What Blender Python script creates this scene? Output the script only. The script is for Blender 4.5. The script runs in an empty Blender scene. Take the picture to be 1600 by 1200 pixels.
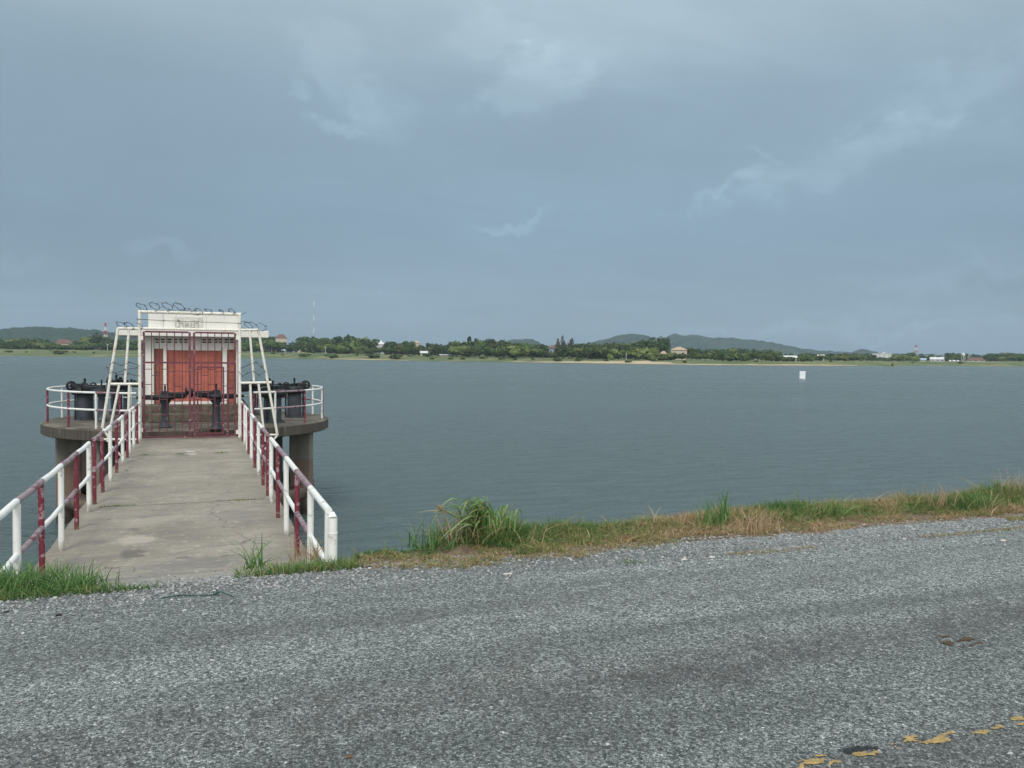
import bpy, math, random
import numpy as np
from mathutils import Vector, Matrix, noise as mnoise

random.seed(7)
RNG = np.random.default_rng(11)
SC = bpy.context.scene
COL = SC.collection
PI = math.pi

# ------------------------------------------------------------------ camera
FPX = 1280.0
YAW = math.radians(20.75); PITCH = math.radians(1.97); ROLL = 0.0105
EYE = Vector((0.0, 0.0, 1.95))
R0 = Vector((math.cos(YAW), -math.sin(YAW), 0)); FH = Vector((math.sin(YAW), math.cos(YAW), 0))
CF = (FH * math.cos(PITCH) - Vector((0, 0, 1)) * math.sin(PITCH)).normalized()
U0 = R0.cross(CF).normalized()
CR = R0 * math.cos(ROLL) + U0 * math.sin(ROLL)
CU = U0 * math.cos(ROLL) - R0 * math.sin(ROLL)
cam_d = bpy.data.cameras.new('camera'); cam = bpy.data.objects.new('camera', cam_d); COL.objects.link(cam)
cam.matrix_world = Matrix(((CR.x, CU.x, -CF.x, EYE.x), (CR.y, CU.y, -CF.y, EYE.y), (CR.z, CU.z, -CF.z, EYE.z), (0, 0, 0, 1)))
cam_d.sensor_width = 36; cam_d.lens = FPX / 1600 * 36; cam_d.clip_start = 0.05; cam_d.clip_end = 20000
SC.camera = cam

def ray(px, py): return CR * ((px - 800) / FPX) - CU * ((py - 600) / FPX) + CF
def at_y(px, py, Y):
    d = ray(px, py); return EYE + d * ((Y - EYE.y) / d.y)
def at_z(px, py, z):
    d = ray(px, py); return EYE + d * ((z - EYE.z) / d.z)
def hor(px): return 556 + (px - 800) * 0.0105
def far(px, fwd, z=0.0):
    u = (px - 800) / FPX
    p = FH * fwd + R0 * (fwd * u); return Vector((p.x, p.y, z))
def zpx(px, py, fwd): return EYE.z - (py - hor(px)) / FPX * fwd

WATER = -2.35; ROADZ = 0.5

# ------------------------------------------------------------------ object helpers
def tag(o, label=None, cat=None, group=None, kind=None):
    if label: o['label'] = label
    if cat: o['category'] = cat
    if group: o['group'] = group
    if kind: o['kind'] = kind
    return o
def thing(name, label, cat, loc=(0, 0, 0), rotz=0.0, group=None):
    o = bpy.data.objects.new(name, None); COL.objects.link(o); o.empty_display_size = 0.2
    o.location = loc; o.rotation_euler = (0, 0, rotz)
    return tag(o, label, cat, group)

class MB:
    def __init__(s): s.v = []; s.f = []; s.m = []; s.s = []
    def add(s, vs, fs, mi=0, smooth=False):
        b = len(s.v); s.v += [tuple(v) for v in vs]
        for f in fs: s.f.append([b + i for i in f]); s.m.append(mi); s.s.append(smooth)
        return s
    def box(s, c, d, mi=0, rot=None, bev=0.0):
        hx, hy, hz = d[0] / 2, d[1] / 2, d[2] / 2
        if bev <= 0:
            vs = [Vector((x * hx, y * hy, z * hz)) for z in (-1, 1) for y in (-1, 1) for x in (-1, 1)]
            fs = [(0, 2, 3, 1), (4, 5, 7, 6), (0, 1, 5, 4), (2, 6, 7, 3), (0, 4, 6, 2), (1, 3, 7, 5)]
        else:
            b = min(bev, hx * .9, hy * .9, hz * .9)
            ring = [(-hx + b, -hy), (hx - b, -hy), (hx, -hy + b), (hx, hy - b), (hx - b, hy), (-hx + b, hy), (-hx, hy - b), (-hx, -hy + b)]
            def sh(k): return [(max(-hx + k, min(hx - k, x)), max(-hy + k, min(hy - k, y))) for x, y in ring]
            vs = []
            for z, k in ((-hz, b), (-hz + b, 0), (hz - b, 0), (hz, b)):
                vs += [Vector((x, y, z)) for x, y in (sh(k) if k else ring)]
            fs = [tuple(range(7, -1, -1)), tuple(range(24, 32))]
            for l in range(3):
                for i in range(8): fs.append((l * 8 + i, l * 8 + (i + 1) % 8, l * 8 + 8 + (i + 1) % 8, l * 8 + 8 + i))
        c = Vector(c)
        if rot is not None: vs = [rot @ v for v in vs]
        return s.add([v + c for v in vs], fs, mi)
    def tube(s, pts, r, n=8, mi=0, caps=True, closed=False):
        pts = [Vector(p) for p in pts]; N = len(pts)
        rs = r if isinstance(r, (list, tuple)) else [r] * N
        ts = []
        for i in range(N):
            if closed: t = pts[(i + 1) % N] - pts[i - 1]
            elif i == 0: t = pts[1] - pts[0]
            elif i == N - 1: t = pts[-1] - pts[-2]
            else: t = (pts[i + 1] - pts[i]).normalized() + (pts[i] - pts[i - 1]).normalized()
            ts.append(t.normalized() if t.length > 1e-9 else Vector((0, 0, 1)))
        up = Vector((0, 0, 1)) if abs(ts[0].z) < .9 else Vector((1, 0, 0))
        a = ts[0].cross(up).normalized(); vs = []
        for i in range(N):
            a = (a - ts[i] * a.dot(ts[i])).normalized(); b = ts[i].cross(a)
            for k in range(n):
                th = 2 * PI * k / n; vs.append(pts[i] + (a * math.cos(th) + b * math.sin(th)) * rs[i])
        fs = []
        for i in range(N if closed else N - 1):
            j = (i + 1) % N
            for k in range(n): fs.append((i * n + k, i * n + (k + 1) % n, j * n + (k + 1) % n, j * n + k))
        s.add(vs, fs, mi, True)
        if caps and not closed:
            s.add(vs[:n], [tuple(range(n - 1, -1, -1))], mi); s.add(vs[-n:], [tuple(range(n))], mi)
        return s
    def cyl(s, c, r, z0, z1, n=20, mi=0, r2=None):
        r2 = r if r2 is None else r2
        return s.tube([(c[0], c[1], z0), (c[0], c[1], z1)], [r, r2], n, mi)
    def lathe(s, c, prof, n=24, mi=0):
        vs = []; 
        for r, z in prof:
            for k in range(n):
                th = 2 * PI * k / n; vs.append((c[0] + r * math.cos(th), c[1] + r * math.sin(th), c[2] + z))
        fs = [(i * n + k, i * n + (k + 1) % n, (i + 1) * n + (k + 1) % n, (i + 1) * n + k) for i in range(len(prof) - 1) for k in range(n)]
        return s.add(vs, fs, mi, True)
    def torus(s, c, R, r, axis='z', n=22, m=8, mi=0):
        pts = []
        for k in range(n):
            a = 2 * PI * k / n; x, y = R * math.cos(a), R * math.sin(a)
            p = {'z': (x, y, 0), 'x': (0, x, y), 'y': (x, 0, y)}[axis]; pts.append(Vector(p) + Vector(c))
        return s.tube(pts, r, m, mi, closed=True)
    def build(s, name, mats, parent=None, origin=None):
        me = bpy.data.meshes.new(name)
        o0 = Vector(origin) if origin is not None else (Vector(parent.location) if parent else Vector((0, 0, 0)))
        if parent is not None and parent.parent is not None and origin is None: o0 = o0 + Vector(parent.parent.location)
        me.from_pydata([(v[0] - o0.x, v[1] - o0.y, v[2] - o0.z) for v in s.v], [], s.f)
        for m in (mats if isinstance(mats, (list, tuple)) else [mats]): me.materials.append(m)
        me.polygons.foreach_set('material_index', s.m); me.polygons.foreach_set('use_smooth', s.s)
        me.update()
        o = bpy.data.objects.new(name, me); COL.objects.link(o)
        if parent is not None: o.parent = parent
        else: o.location = o0
        return o

def np_mesh(name, V, F, mats, attr=None, smooth=False, mi=None, parent=None):
    me = bpy.data.meshes.new(name); V = np.asarray(V, dtype=np.float32); F = np.asarray(F, dtype=np.int32)
    nf, k = F.shape
    me.vertices.add(len(V)); me.vertices.foreach_set('co', V.ravel())
    me.loops.add(nf * k); me.loops.foreach_set('vertex_index', F.ravel())
    me.polygons.add(nf); me.polygons.foreach_set('loop_start', np.arange(0, nf * k, k, dtype=np.int32))
    if attr is not None:
        a = me.attributes.new('tint', 'FLOAT', 'POINT'); a.data.foreach_set('value', np.asarray(attr, dtype=np.float32))
    for m in mats: me.materials.append(m)
    if mi is not None: me.polygons.foreach_set('material_index', np.asarray(mi, dtype=np.int32))
    me.polygons.foreach_set('use_smooth', np.full(nf, smooth))
    me.update(calc_edges=True); me.validate()
    o = bpy.data.objects.new(name, me); COL.objects.link(o)
    if parent: o.parent = parent
    return o

def grid(name, xs, ys, zf, mat, smooth=True):
    V = []; nx = len(xs); ny = len(ys)
    for y in ys:
        for x in xs: V.append(zf(x, y))
    F = [(j * nx + i, j * nx + i + 1, (j + 1) * nx + i + 1, (j + 1) * nx + i) for j in range(ny - 1) for i in range(nx - 1)]
    return np_mesh(name, V, F, [mat], smooth=smooth)

# ------------------------------------------------------------------ materials
class NT:
    def __init__(s, nt): s.nt = nt; s.n = nt.nodes; s.l = nt.links
    def new(s, t, **kw):
        nd = s.n.new(t)
        for k, v in kw.items(): setattr(nd, k, v)
        return nd
    def put(s, sock, v):
        if hasattr(v, 'is_output'): s.l.new(v, sock)
        else: sock.default_value = v
    def math(s, op, a, b=0.0, c=None, clamp=False):
        nd = s.new('ShaderNodeMath', operation=op); nd.use_clamp = clamp
        s.put(nd.inputs[0], a); s.put(nd.inputs[1], b)
        if c is not None: s.put(nd.inputs[2], c)
        return nd.outputs[0]
    def mix(s, f, a, b, mode='MIX'):
        nd = s.new('ShaderNodeMix', data_type='RGBA', blend_type=mode)
        s.put(nd.inputs[0], f); s.put(nd.inputs[6], rgba(a)); s.put(nd.inputs[7], rgba(b)); return nd.outputs[2]
    def ramp(s, f, stops, interp='LINEAR'):
        nd = s.new('ShaderNodeValToRGB'); cr = nd.color_ramp; cr.interpolation = interp
        while len(cr.elements) < len(stops): cr.elements.new(0.5)
        for e, (p, c) in zip(cr.elements, stops): e.position = p; e.color = rgba(c) if isinstance(c, (tuple, list)) else (c, c, c, 1)
        s.put(nd.inputs[0], f); return nd.outputs[0]
    def mapr(s, v, a, b, c=0.0, d=1.0, smooth=False):
        nd = s.new('ShaderNodeMapRange'); nd.interpolation_type = 'SMOOTHSTEP' if smooth else 'LINEAR'
        s.put(nd.inputs[0], v); nd.inputs[1].default_value = a; nd.inputs[2].default_value = b; nd.inputs[3].default_value = c; nd.inputs[4].default_value = d
        return nd.outputs[0]
    def noise(s, vec, scale, detail=4, rough=.55, dist=0.0):
        nd = s.new('ShaderNodeTexNoise'); s.put(nd.inputs['Vector'], vec)
        nd.inputs['Scale'].default_value = scale; nd.inputs['Detail'].default_value = detail; nd.inputs['Roughness'].default_value = rough; nd.inputs['Distortion'].default_value = dist
        return nd.outputs['Fac']
    def scale(s, vec, sc, loc=(0, 0, 0)):
        nd = s.new('ShaderNodeMapping'); s.put(nd.inputs['Vector'], vec); nd.inputs['Scale'].default_value = sc; nd.inputs['Location'].default_value = loc
        return nd.outputs[0]
    def bump(s, h, strength, dist, nrm=None):
        nd = s.new('ShaderNodeBump'); nd.inputs['Strength'].default_value = strength; nd.inputs['Distance'].default_value = dist
        s.put(nd.inputs['Height'], h)
        if nrm is not None: s.put(nd.inputs['Normal'], nrm)
        return nd.outputs[0]
def rgba(c):
    if isinstance(c, (tuple, list)) and len(c) == 3: return (c[0], c[1], c[2], 1.0)
    return c

def mat(name, rough=.8, metal=0.0, spec=None):
    m = bpy.data.materials.new(name); m.use_nodes = True
    t = NT(m.node_tree); b = m.node_tree.nodes['Principled BSDF']
    b.inputs['Roughness'].default_value = rough; b.inputs['Metallic'].default_value = metal
    if spec is not None: b.inputs['Specular IOR Level'].default_value = spec
    geo = t.new('ShaderNodeNewGeometry'); t.pos = geo.outputs['Position']; t.nrm = geo.outputs['Normal']
    t.obj = t.new('ShaderNodeTexCoord').outputs['Object']
    t.b = b
    return m, t
def base(t, c): t.put(t.b.inputs['Base Color'], rgba(c))

def simple(name, c, var=.15, scale=6, rough=.8, metal=0.0, bump=0.0, c2=None, coord='pos'):
    m, t = mat(name, rough, metal)
    p = t.pos if coord == 'pos' else t.obj
    n = t.noise(p, scale, 5, .6)
    d = tuple(x * (1 - var) for x in c); l = tuple(min(1, x * (1 + var)) for x in c)
    if c2 is not None: l = c2
    base(t, t.ramp(n, [(.3, d), (.7, l)]))
    if bump: t.put(t.b.inputs['Normal'], t.bump(n, bump, .02))
    return m

def paint(name, c, chip, chip_at=.62, dirt=.25, scale=9, rust=(.16, .07, .03), rust_at=.7, foot=False):
    m, t = mat(name, .55)
    n1 = t.noise(t.pos, scale, 6, .65); n2 = t.noise(t.scale(t.pos, (1, 1, .35)), scale * 2.3, 5, .6); n3 = t.noise(t.pos, scale * 5, 3, .6)
    col = t.mix(t.mapr(n2, .35, .75, 0, dirt), c, tuple(x * .5 for x in c))
    col = t.mix(t.mapr(n1, chip_at - .02, chip_at + .03), col, chip)
    col = t.mix(t.math('MULTIPLY', t.mapr(n3, rust_at - .05, rust_at + .03), .75), col, rust)
    if foot:
        sp = t.new('ShaderNodeSeparateXYZ'); t.put(sp.inputs[0], t.pos)
        fz = t.math('ADD', sp.outputs[2], t.math('MULTIPLY', t.math('SUBTRACT', n2, .5), .3))
        col = t.mix(t.mapr(fz, .1, .0, 0, .7), col, (.12, .075, .05))
    base(t, col); t.put(t.b.inputs['Normal'], t.bump(n3, .25, .004))
    return m

M = {}
M['white_rail'] = paint('white rail paint', (.8, .82, .8), (.5, .49, .48), .62, .2, 9, rust_at=.7, foot=True)
M['red_post'] = paint('maroon post paint', (.17, .022, .042), (.36, .24, .27), .57, .25, 14, rust_at=.74, foot=True)
M['faded_rail'] = paint('faded maroon rail paint', (.3, .24, .265), (.17, .05, .07), .54, .25, 13, rust_at=.76)
M['old_white'] = paint('aged cream pipe paint', (.78, .78, .72), (.55, .47, .34), .6, .3, 11, rust_at=.66)
M['gate_maroon'] = paint('weathered maroon gate paint', (.135, .034, .055), (.34, .22, .25), .61, .25, 14, rust_at=.75)
M['iron'] = simple('dark oiled iron', (.016, .018, .022), .5, 9, .5, .3, .2)
M['tub'] = simple('blue grey painted steel', (.042, .052, .068), .25, 5, .55, .0, .05)
M['wire'] = simple('rusty wire', (.045, .035, .03), .3, 20, .7, .4)

def concrete_deck():
    m, t = mat('bridge deck concrete', .9)
    n1 = t.noise(t.pos, .9, 6, .6); n2 = t.noise(t.scale(t.pos, (.6, 2.2, 1)), 2.0, 6, .65); n3 = t.noise(t.pos, 45, 3, .6); n4 = t.noise(t.pos, 9, 5, .65)
    col = t.ramp(n1, [(.3, (.195, .18, .15)), (.5, (.27, .247, .205)), (.7, (.34, .312, .262))])
    col = t.mix(t.mapr(n2, .5, .68, 0, .75), col, (.16, .152, .14))
    col = t.mix(t.mapr(n4, .56, .68, 0, .6), col, (.46, .42, .36))
    col = t.mix(t.mapr(n3, .56, .66, 0, .6), col, (.1, .092, .082))
    st = t.noise(t.pos, 1.9, 3, .5); col = t.mix(t.mapr(st, .66, .7, 0, .55), col, (.12, .112, .1))
    for px, py, rx, ry, c, a in ((205, 858, .13, .22, (.1, .095, .085), .7), (212, 836, .22, .25, (.5, .45, .38), .5), (300, 880, .5, .4, (.17, .165, .16), .55), (360, 800, .35, .5, (.2, .19, .175), .5), (150, 840, .12, .12, (.14, .13, .12), .5), (300, 705, .1, .2, (.55, .52, .47), .5)):
        c0 = at_z(px, py, .05); dv = t.new('ShaderNodeVectorMath', operation='SUBTRACT'); t.put(dv.inputs[0], t.pos); dv.inputs[1].default_value = (c0.x, c0.y, 0)
        sv = t.scale(dv.outputs[0], (1 / rx, 1 / ry, 0)); ln = t.new('ShaderNodeVectorMath', operation='LENGTH'); t.put(ln.inputs[0], sv)
        f = t.math('ADD', ln.outputs['Value'], t.math('MULTIPLY', t.math('SUBTRACT', n4, .5), 2.6))
        col = t.mix(t.mapr(f, 1.1, .6, 0, a), col, c)
    sx = t.new('ShaderNodeSeparateXYZ'); t.put(sx.inputs[0], t.pos)
    ed = t.math('ABSOLUTE', t.math('ADD', sx.outputs[0], .225))
    col = t.mix(t.math('MULTIPLY', t.mapr(t.math('MULTIPLY_ADD', n4, .5, ed), 1.15, 1.42), .45), col, (.17, .15, .12))
    cr = t.new('ShaderNodeTexVoronoi', feature='DISTANCE_TO_EDGE'); cw = t.new('ShaderNodeVectorMath', operation='ADD'); t.put(cw.inputs[0], t.pos); cs = t.new('ShaderNodeVectorMath', operation='SCALE'); nt_ = t.new('ShaderNodeTexNoise'); t.put(nt_.inputs['Vector'], t.pos); nt_.inputs['Scale'].default_value = 3; t.put(cs.inputs[0], nt_.outputs['Color']); cs.inputs['Scale'].default_value = .5; t.put(cw.inputs[1], cs.outputs[0]); t.put(cr.inputs['Vector'], cw.outputs[0]); cr.inputs['Scale'].default_value = .55
    col = t.mix(t.math('MULTIPLY', t.mapr(cr.outputs['Distance'], .008, .002), t.mapr(n1, .45, .55, 0, .7)), col, (.09, .085, .075))
    # grey gravel dust towards the road end
    sep = t.new('ShaderNodeSeparateXYZ'); t.put(sep.inputs[0], t.pos)
    g = t.math('ADD', t.mapr(sep.outputs[1], 7.6, 5.6), t.math('MULTIPLY', t.math('SUBTRACT', n2, .5), 1.2), clamp=True)
    col = t.mix(t.math('MULTIPLY', g, .6), col, (.24, .245, .25))
    base(t, col); h = t.math('ADD', t.math('MULTIPLY', n3, .4), n4)
    t.put(t.b.inputs['Normal'], t.bump(h, .4, .01)); return m
M['deck'] = concrete_deck()
def platform_mat():
    m, t = mat('stained platform concrete', .92)
    n1 = t.noise(t.pos, 1.6, 6, .62); n2 = t.noise(t.scale(t.pos, (3.5, 3.5, .25)), 3.0, 5, .6); n3 = t.noise(t.pos, 30, 3, .6)
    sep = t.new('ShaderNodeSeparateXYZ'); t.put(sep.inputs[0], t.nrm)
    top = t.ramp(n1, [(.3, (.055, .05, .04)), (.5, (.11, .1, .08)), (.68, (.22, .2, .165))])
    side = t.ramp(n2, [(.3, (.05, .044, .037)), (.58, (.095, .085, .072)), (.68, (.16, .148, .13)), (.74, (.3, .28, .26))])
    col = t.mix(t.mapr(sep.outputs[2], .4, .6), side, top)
    col = t.mix(t.mapr(n3, .58, .7, 0, .4), col, (.05, .05, .04))
    base(t, col); t.put(t.b.inputs['Normal'], t.bump(n3, .4, .01)); return m
M['platform'] = platform_mat()
def column_mat():
    m, t = mat('water stained column concrete', .9)
    n1 = t.noise(t.scale(t.pos, (2.5, 2.5, .5)), 2.4, 6, .62); n2 = t.noise(t.pos, 5, 5, .6)
    sep = t.new('ShaderNodeSeparateXYZ'); t.put(sep.inputs[0], t.pos)
    z = t.math('ADD', sep.outputs[2], t.math('MULTIPLY', t.math('SUBTRACT', n2, .5), .12))
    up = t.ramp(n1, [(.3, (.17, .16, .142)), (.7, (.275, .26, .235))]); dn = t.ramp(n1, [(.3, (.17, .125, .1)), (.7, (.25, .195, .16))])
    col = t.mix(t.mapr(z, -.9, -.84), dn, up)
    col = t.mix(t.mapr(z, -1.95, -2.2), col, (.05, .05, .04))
    base(t, col); t.put(t.b.inputs['Normal'], t.bump(n2, .4, .02)); return m
M['column'] = column_mat()
def wall_white():
    m, t = mat('stained white wall paint', .8)
    n1 = t.noise(t.scale(t.pos, (3, 3, .7)), 2.2, 6, .65); n2 = t.noise(t.pos, 22, 5, .7)
    col = t.ramp(n1, [(.3, (.74, .74, .71)), (.6, (.68, .68, .65)), (.74, (.48, .48, .45))])
    col = t.mix(t.math('MULTIPLY', t.mapr(n2, .64, .72), .7), col, (.14, .14, .12)); base(t, col); return m
M['wall'] = wall_white()
M['plaque'] = simple('lichen white plaque', (.6, .6, .56), .2, 7, .85, 0, .1)
M['letter'] = simple('weathered letter paint', (.36, .36, .33), .3, 30, .8)
M['shutter'] = simple('brick red door paint', (.4, .118, .085), .28, 3, .6)
M['panel'] = simple('brown red panel paint', (.3, .105, .07), .2, 3, .65)
M['dark'] = simple('vent shadow board', (.012, .012, .012), .1, 3, .9)
M['moss'] = simple('mossy plinth concrete', (.1, .092, .07), .45, 6, .9, 0, .3)

def road_mat():
    m, t = mat('chip seal road', .85, spec=.35)
    p = t.pos
    w = t.new('ShaderNodeVectorMath', operation='ADD'); nz = t.new('ShaderNodeTexNoise'); t.put(nz.inputs['Vector'], p); nz.inputs['Scale'].default_value = 60
    sc = t.new('ShaderNodeVectorMath', operation='SCALE'); t.put(sc.inputs[0], nz.outputs['Color']); sc.inputs['Scale'].default_value = .012
    t.put(w.inputs[0], p); t.put(w.inputs[1], sc.outputs[0])
    v = t.new('ShaderNodeTexVoronoi'); t.put(v.inputs['Vector'], w.outputs[0]); v.inputs['Scale'].default_value = 122
    ve = t.new('ShaderNodeTexVoronoi', feature='DISTANCE_TO_EDGE'); t.put(ve.inputs['Vector'], w.outputs[0]); ve.inputs['Scale'].default_value = 122
    sp = t.new('ShaderNodeSeparateXYZ'); t.put(sp.inputs[0], v.outputs['Color'])
    band = t.noise(t.scale(p, (.14, 2.2, 1)), 1.0, 6, .65); patch = t.noise(p, .9, 5, .6); fine = t.noise(p, 5, 4, .65)
    stone = t.ramp(sp.outputs[0], [(0, (.062, .074, .074)), (.3, (.155, .176, .174)), (.65, (.275, .305, .3)), (.9, (.4, .435, .43)), (1, (.5, .54, .53))])
    v2 = t.new('ShaderNodeTexVoronoi'); t.put(v2.inputs['Vector'], w.outputs[0]); v2.inputs['Scale'].default_value = 66
    sp2 = t.new('ShaderNodeSeparateXYZ'); t.put(sp2.inputs[0], v2.outputs['Color'])
    coarse = t.ramp(sp2.outputs[1], [(0, .62), (.3, .82), (.6, 1.03), (.85, 1.25), (1, 1.45)])
    stone = t.mix(1.0, stone, coarse, 'MULTIPLY')
    col = t.mix(t.mapr(ve.outputs['Distance'], .0, .1, .7, 0), stone, (.03, .033, .035))
    k = t.math('ADD', t.math('MULTIPLY', band, .78), t.math('MULTIPLY', patch, .22))
    worn = t.mapr(k, .46, .57)
    col = t.mix(t.math('MULTIPLY', worn, .8), col, (.7, .71, .72), 'MULTIPLY')
    col = t.mix(t.math('MULTIPLY', worn, .2), col, (.11, .115, .117))
    sepp = t.new('ShaderNodeSeparateXYZ'); t.put(sepp.inputs[0], p)
    # two wheel tracks of darker binder along the road
    yv = t.math('ADD', sepp.outputs[1], t.math('MULTIPLY', t.math('SUBTRACT', patch, .5), .9))
    for yc, a in ((3.3, .62), (2.0, .4), (4.3, .3)):
        dd = t.math('ABSOLUTE', t.math('SUBTRACT', yv, yc))
        col = t.mix(t.math('MULTIPLY', t.mapr(dd, .38, .05, 0, a, True), t.mapr(fine, .3, .6)), col, t.mix(.5, (.085, .08, .076), t.mix(1.0, col, (.5, .48, .46), 'MULTIPLY')))
    col = t.mix(t.mapr(patch, .6, .75, 0, .25), col, (.11, .085, .06))
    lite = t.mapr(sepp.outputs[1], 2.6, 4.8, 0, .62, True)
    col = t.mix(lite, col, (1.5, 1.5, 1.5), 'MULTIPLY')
    base(t, col)
    h = t.math('MULTIPLY', t.math('MINIMUM', ve.outputs['Distance'], .25), t.math('ADD', sp.outputs[1], .4))
    t.put(t.b.inputs['Normal'], t.bump(h, .9, .018)); return m
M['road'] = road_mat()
def stone_mat():
    m, t = mat('crushed stone', .85)
    a = t.new('ShaderNodeAttribute'); a.attribute_name = 'tint'
    base(t, t.ramp(a.outputs['Fac'], [(0, (.07, .075, .08)), (.5, (.25, .262, .265)), (.85, (.38, .4, .4)), (1, (.48, .48, .47))])); return m
M['stone'] = stone_mat()
def soil_mat():
    m, t = mat('dry verge soil', .95)
    n1 = t.noise(t.pos, 1.4, 6, .65); n2 = t.noise(t.pos, 14, 5, .65); n3 = t.noise(t.pos, 60, 3, .6)
    col = t.ramp(n2, [(.3, (.07, .05, .032)), (.5, (.145, .1, .065)), (.7, (.24, .18, .125))])
    col = t.mix(t.mapr(n1, .5, .62, 0, .55), col, (.06, .075, .028)); col = t.mix(t.mapr(n3, .58, .68, 0, .6), col, (.28, .27, .25))
    base(t, col); t.put(t.b.inputs['Normal'], t.bump(n2, .8, .03)); return m
M['soil'] = soil_mat()
def grass_mat(name, stops):
    m, t = mat(name, .6, spec=.3)
    a = t.new('ShaderNodeAttribute'); a.attribute_name = 'tint'
    c = t.ramp(a.outputs['Fac'], stops); base(t, c)
    tr = t.new('ShaderNodeBsdfTranslucent'); t.put(tr.inputs['Color'], c); ms = t.new('ShaderNodeMixShader'); ms.inputs[0].default_value = .3
    out = m.node_tree.nodes['Material Output']; t.l.new(t.b.outputs[0], ms.inputs[1]); t.l.new(tr.outputs[0], ms.inputs[2]); t.l.new(ms.outputs[0], out.inputs[0])
    return m
M['grass'] = grass_mat('verge grass blades', [(0, (.06, .15, .05)), (.3, (.115, .21, .06)), (.5, (.24, .28, .1)), (.66, (.37, .29, .15)), (.85, (.4, .265, .17)), (1, (.55, .45, .3))])
M['tuft'] = grass_mat('lush grass blades', [(0, (.065, .15, .05)), (.5, (.14, .26, .08)), (.85, (.24, .36, .13)), (1, (.38, .36, .18))])

def foliage(name, dark, light, hue=.0):
    m, t = mat(name, .7, spec=.2)
    a = t.new('ShaderNodeAttribute'); a.attribute_name = 'tint'
    oi = t.new('ShaderNodeObjectInfo')
    c = t.mix(a.outputs['Fac'], dark, light)
    r = t.math('MULTIPLY_ADD', oi.outputs['Random'], .7, .65)
    vm = t.new('ShaderNodeVectorMath', operation='SCALE'); t.put(vm.inputs[0], c); t.put(vm.inputs['Scale'], r)
    c = t.mix(t.math('MULTIPLY', t.math('FRACT', t.math('MULTIPLY', oi.outputs['Random'], 7.31)), .3), vm.outputs[0], (.13, .12, .045))
    base(t, c)
    tr = t.new('ShaderNodeBsdfTranslucent'); t.put(tr.inputs['Color'], c); ms = t.new('ShaderNodeMixShader'); ms.inputs[0].default_value = .25
    out = m.node_tree.nodes['Material Output']; t.l.new(t.b.outputs[0], ms.inputs[1]); t.l.new(tr.outputs[0], ms.inputs[2]); t.l.new(ms.outputs[0], out.inputs[0])
    return m
M['leaf_dark'] = foliage('dark evergreen leaves', (.028, .062, .022), (.085, .15, .045))
M['leaf_mid'] = foliage('mid green leaves', (.05, .095, .03), (.13, .2, .06))
M['leaf_pale'] = foliage('yellow green leaves', (.085, .13, .035), (.22, .28, .09))
M['leaf_brown'] = foliage('grey brown feathery needles', (.07, .065, .05), (.15, .135, .1))
M['bark'] = simple('grey bark', (.12, .1, .08), .3, 4, .9)
def far_ground():
    m, t = mat('far shore grass', .95)
    n1 = t.noise(t.scale(t.pos, (.35, 1, 1)), .05, 6, .65); n2 = t.noise(t.pos, .12, 5, .65)
    col = t.ramp(n1, [(.34, (.05, .09, .03)), (.5, (.1, .135, .045)), (.62, (.21, .19, .09))])
    col = t.mix(t.mapr(n2, .5, .68, 0, .7), col, (.05, .085, .03)); base(t, col); return m
M['far_ground'] = far_ground()
M['sand'] = simple('pale beach sand', (.42, .34, .23), .25, .09, .95)
def hill_mat():
    m, t = mat('wooded hillside', .95, spec=.1)
    v = t.new('ShaderNodeTexVoronoi'); t.put(v.inputs['Vector'], t.pos); v.inputs['Scale'].default_value = .07
    n1 = t.noise(t.pos, .008, 6, .6)
    sp = t.new('ShaderNodeSeparateXYZ'); t.put(sp.inputs[0], v.outputs['Color'])
    c = t.mix(sp.outputs[0], (.014, .034, .024), (.03, .06, .034)); c = t.mix(t.mapr(n1, .45, .6), c, (.035, .06, .034)); base(t, c)
    t.put(t.b.inputs['Normal'], t.bump(v.outputs['Distance'], .9, 10)); return m
M['hill'] = hill_mat()

def water_mat():
    m, t = mat('reservoir water', .08)
    p = t.pos
    b = t.b; base(t, (.084, .124, .125)); b.inputs['IOR'].default_value = 1.33
    n1 = t.noise(t.scale(p, (.42, 1.25, 1)), 1.3, 5, .6, .4); n2 = t.noise(t.scale(p, (.8, 2.0, 1)), 5.0, 4, .6, .2); n3 = t.noise(t.scale(p, (.05, .16, 1)), 1.0, 4, .6)
    h = t.math('ADD', t.math('ADD', t.math('MULTIPLY', t.math('POWER', t.math('MULTIPLY', n1, 1.7), 2.2), .17), t.math('MULTIPLY', n2, .07)), t.math('MULTIPLY', n3, .2))
    t.put(b.inputs['Normal'], t.bump(h, 1.0, 1.35))
    t.put(b.inputs['Roughness'], t.mapr(t.noise(t.scale(p, (.012, .05, 1)), 1, 4, .6), .4, .6, .24, .3))
    return m
M['water'] = water_mat()

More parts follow.
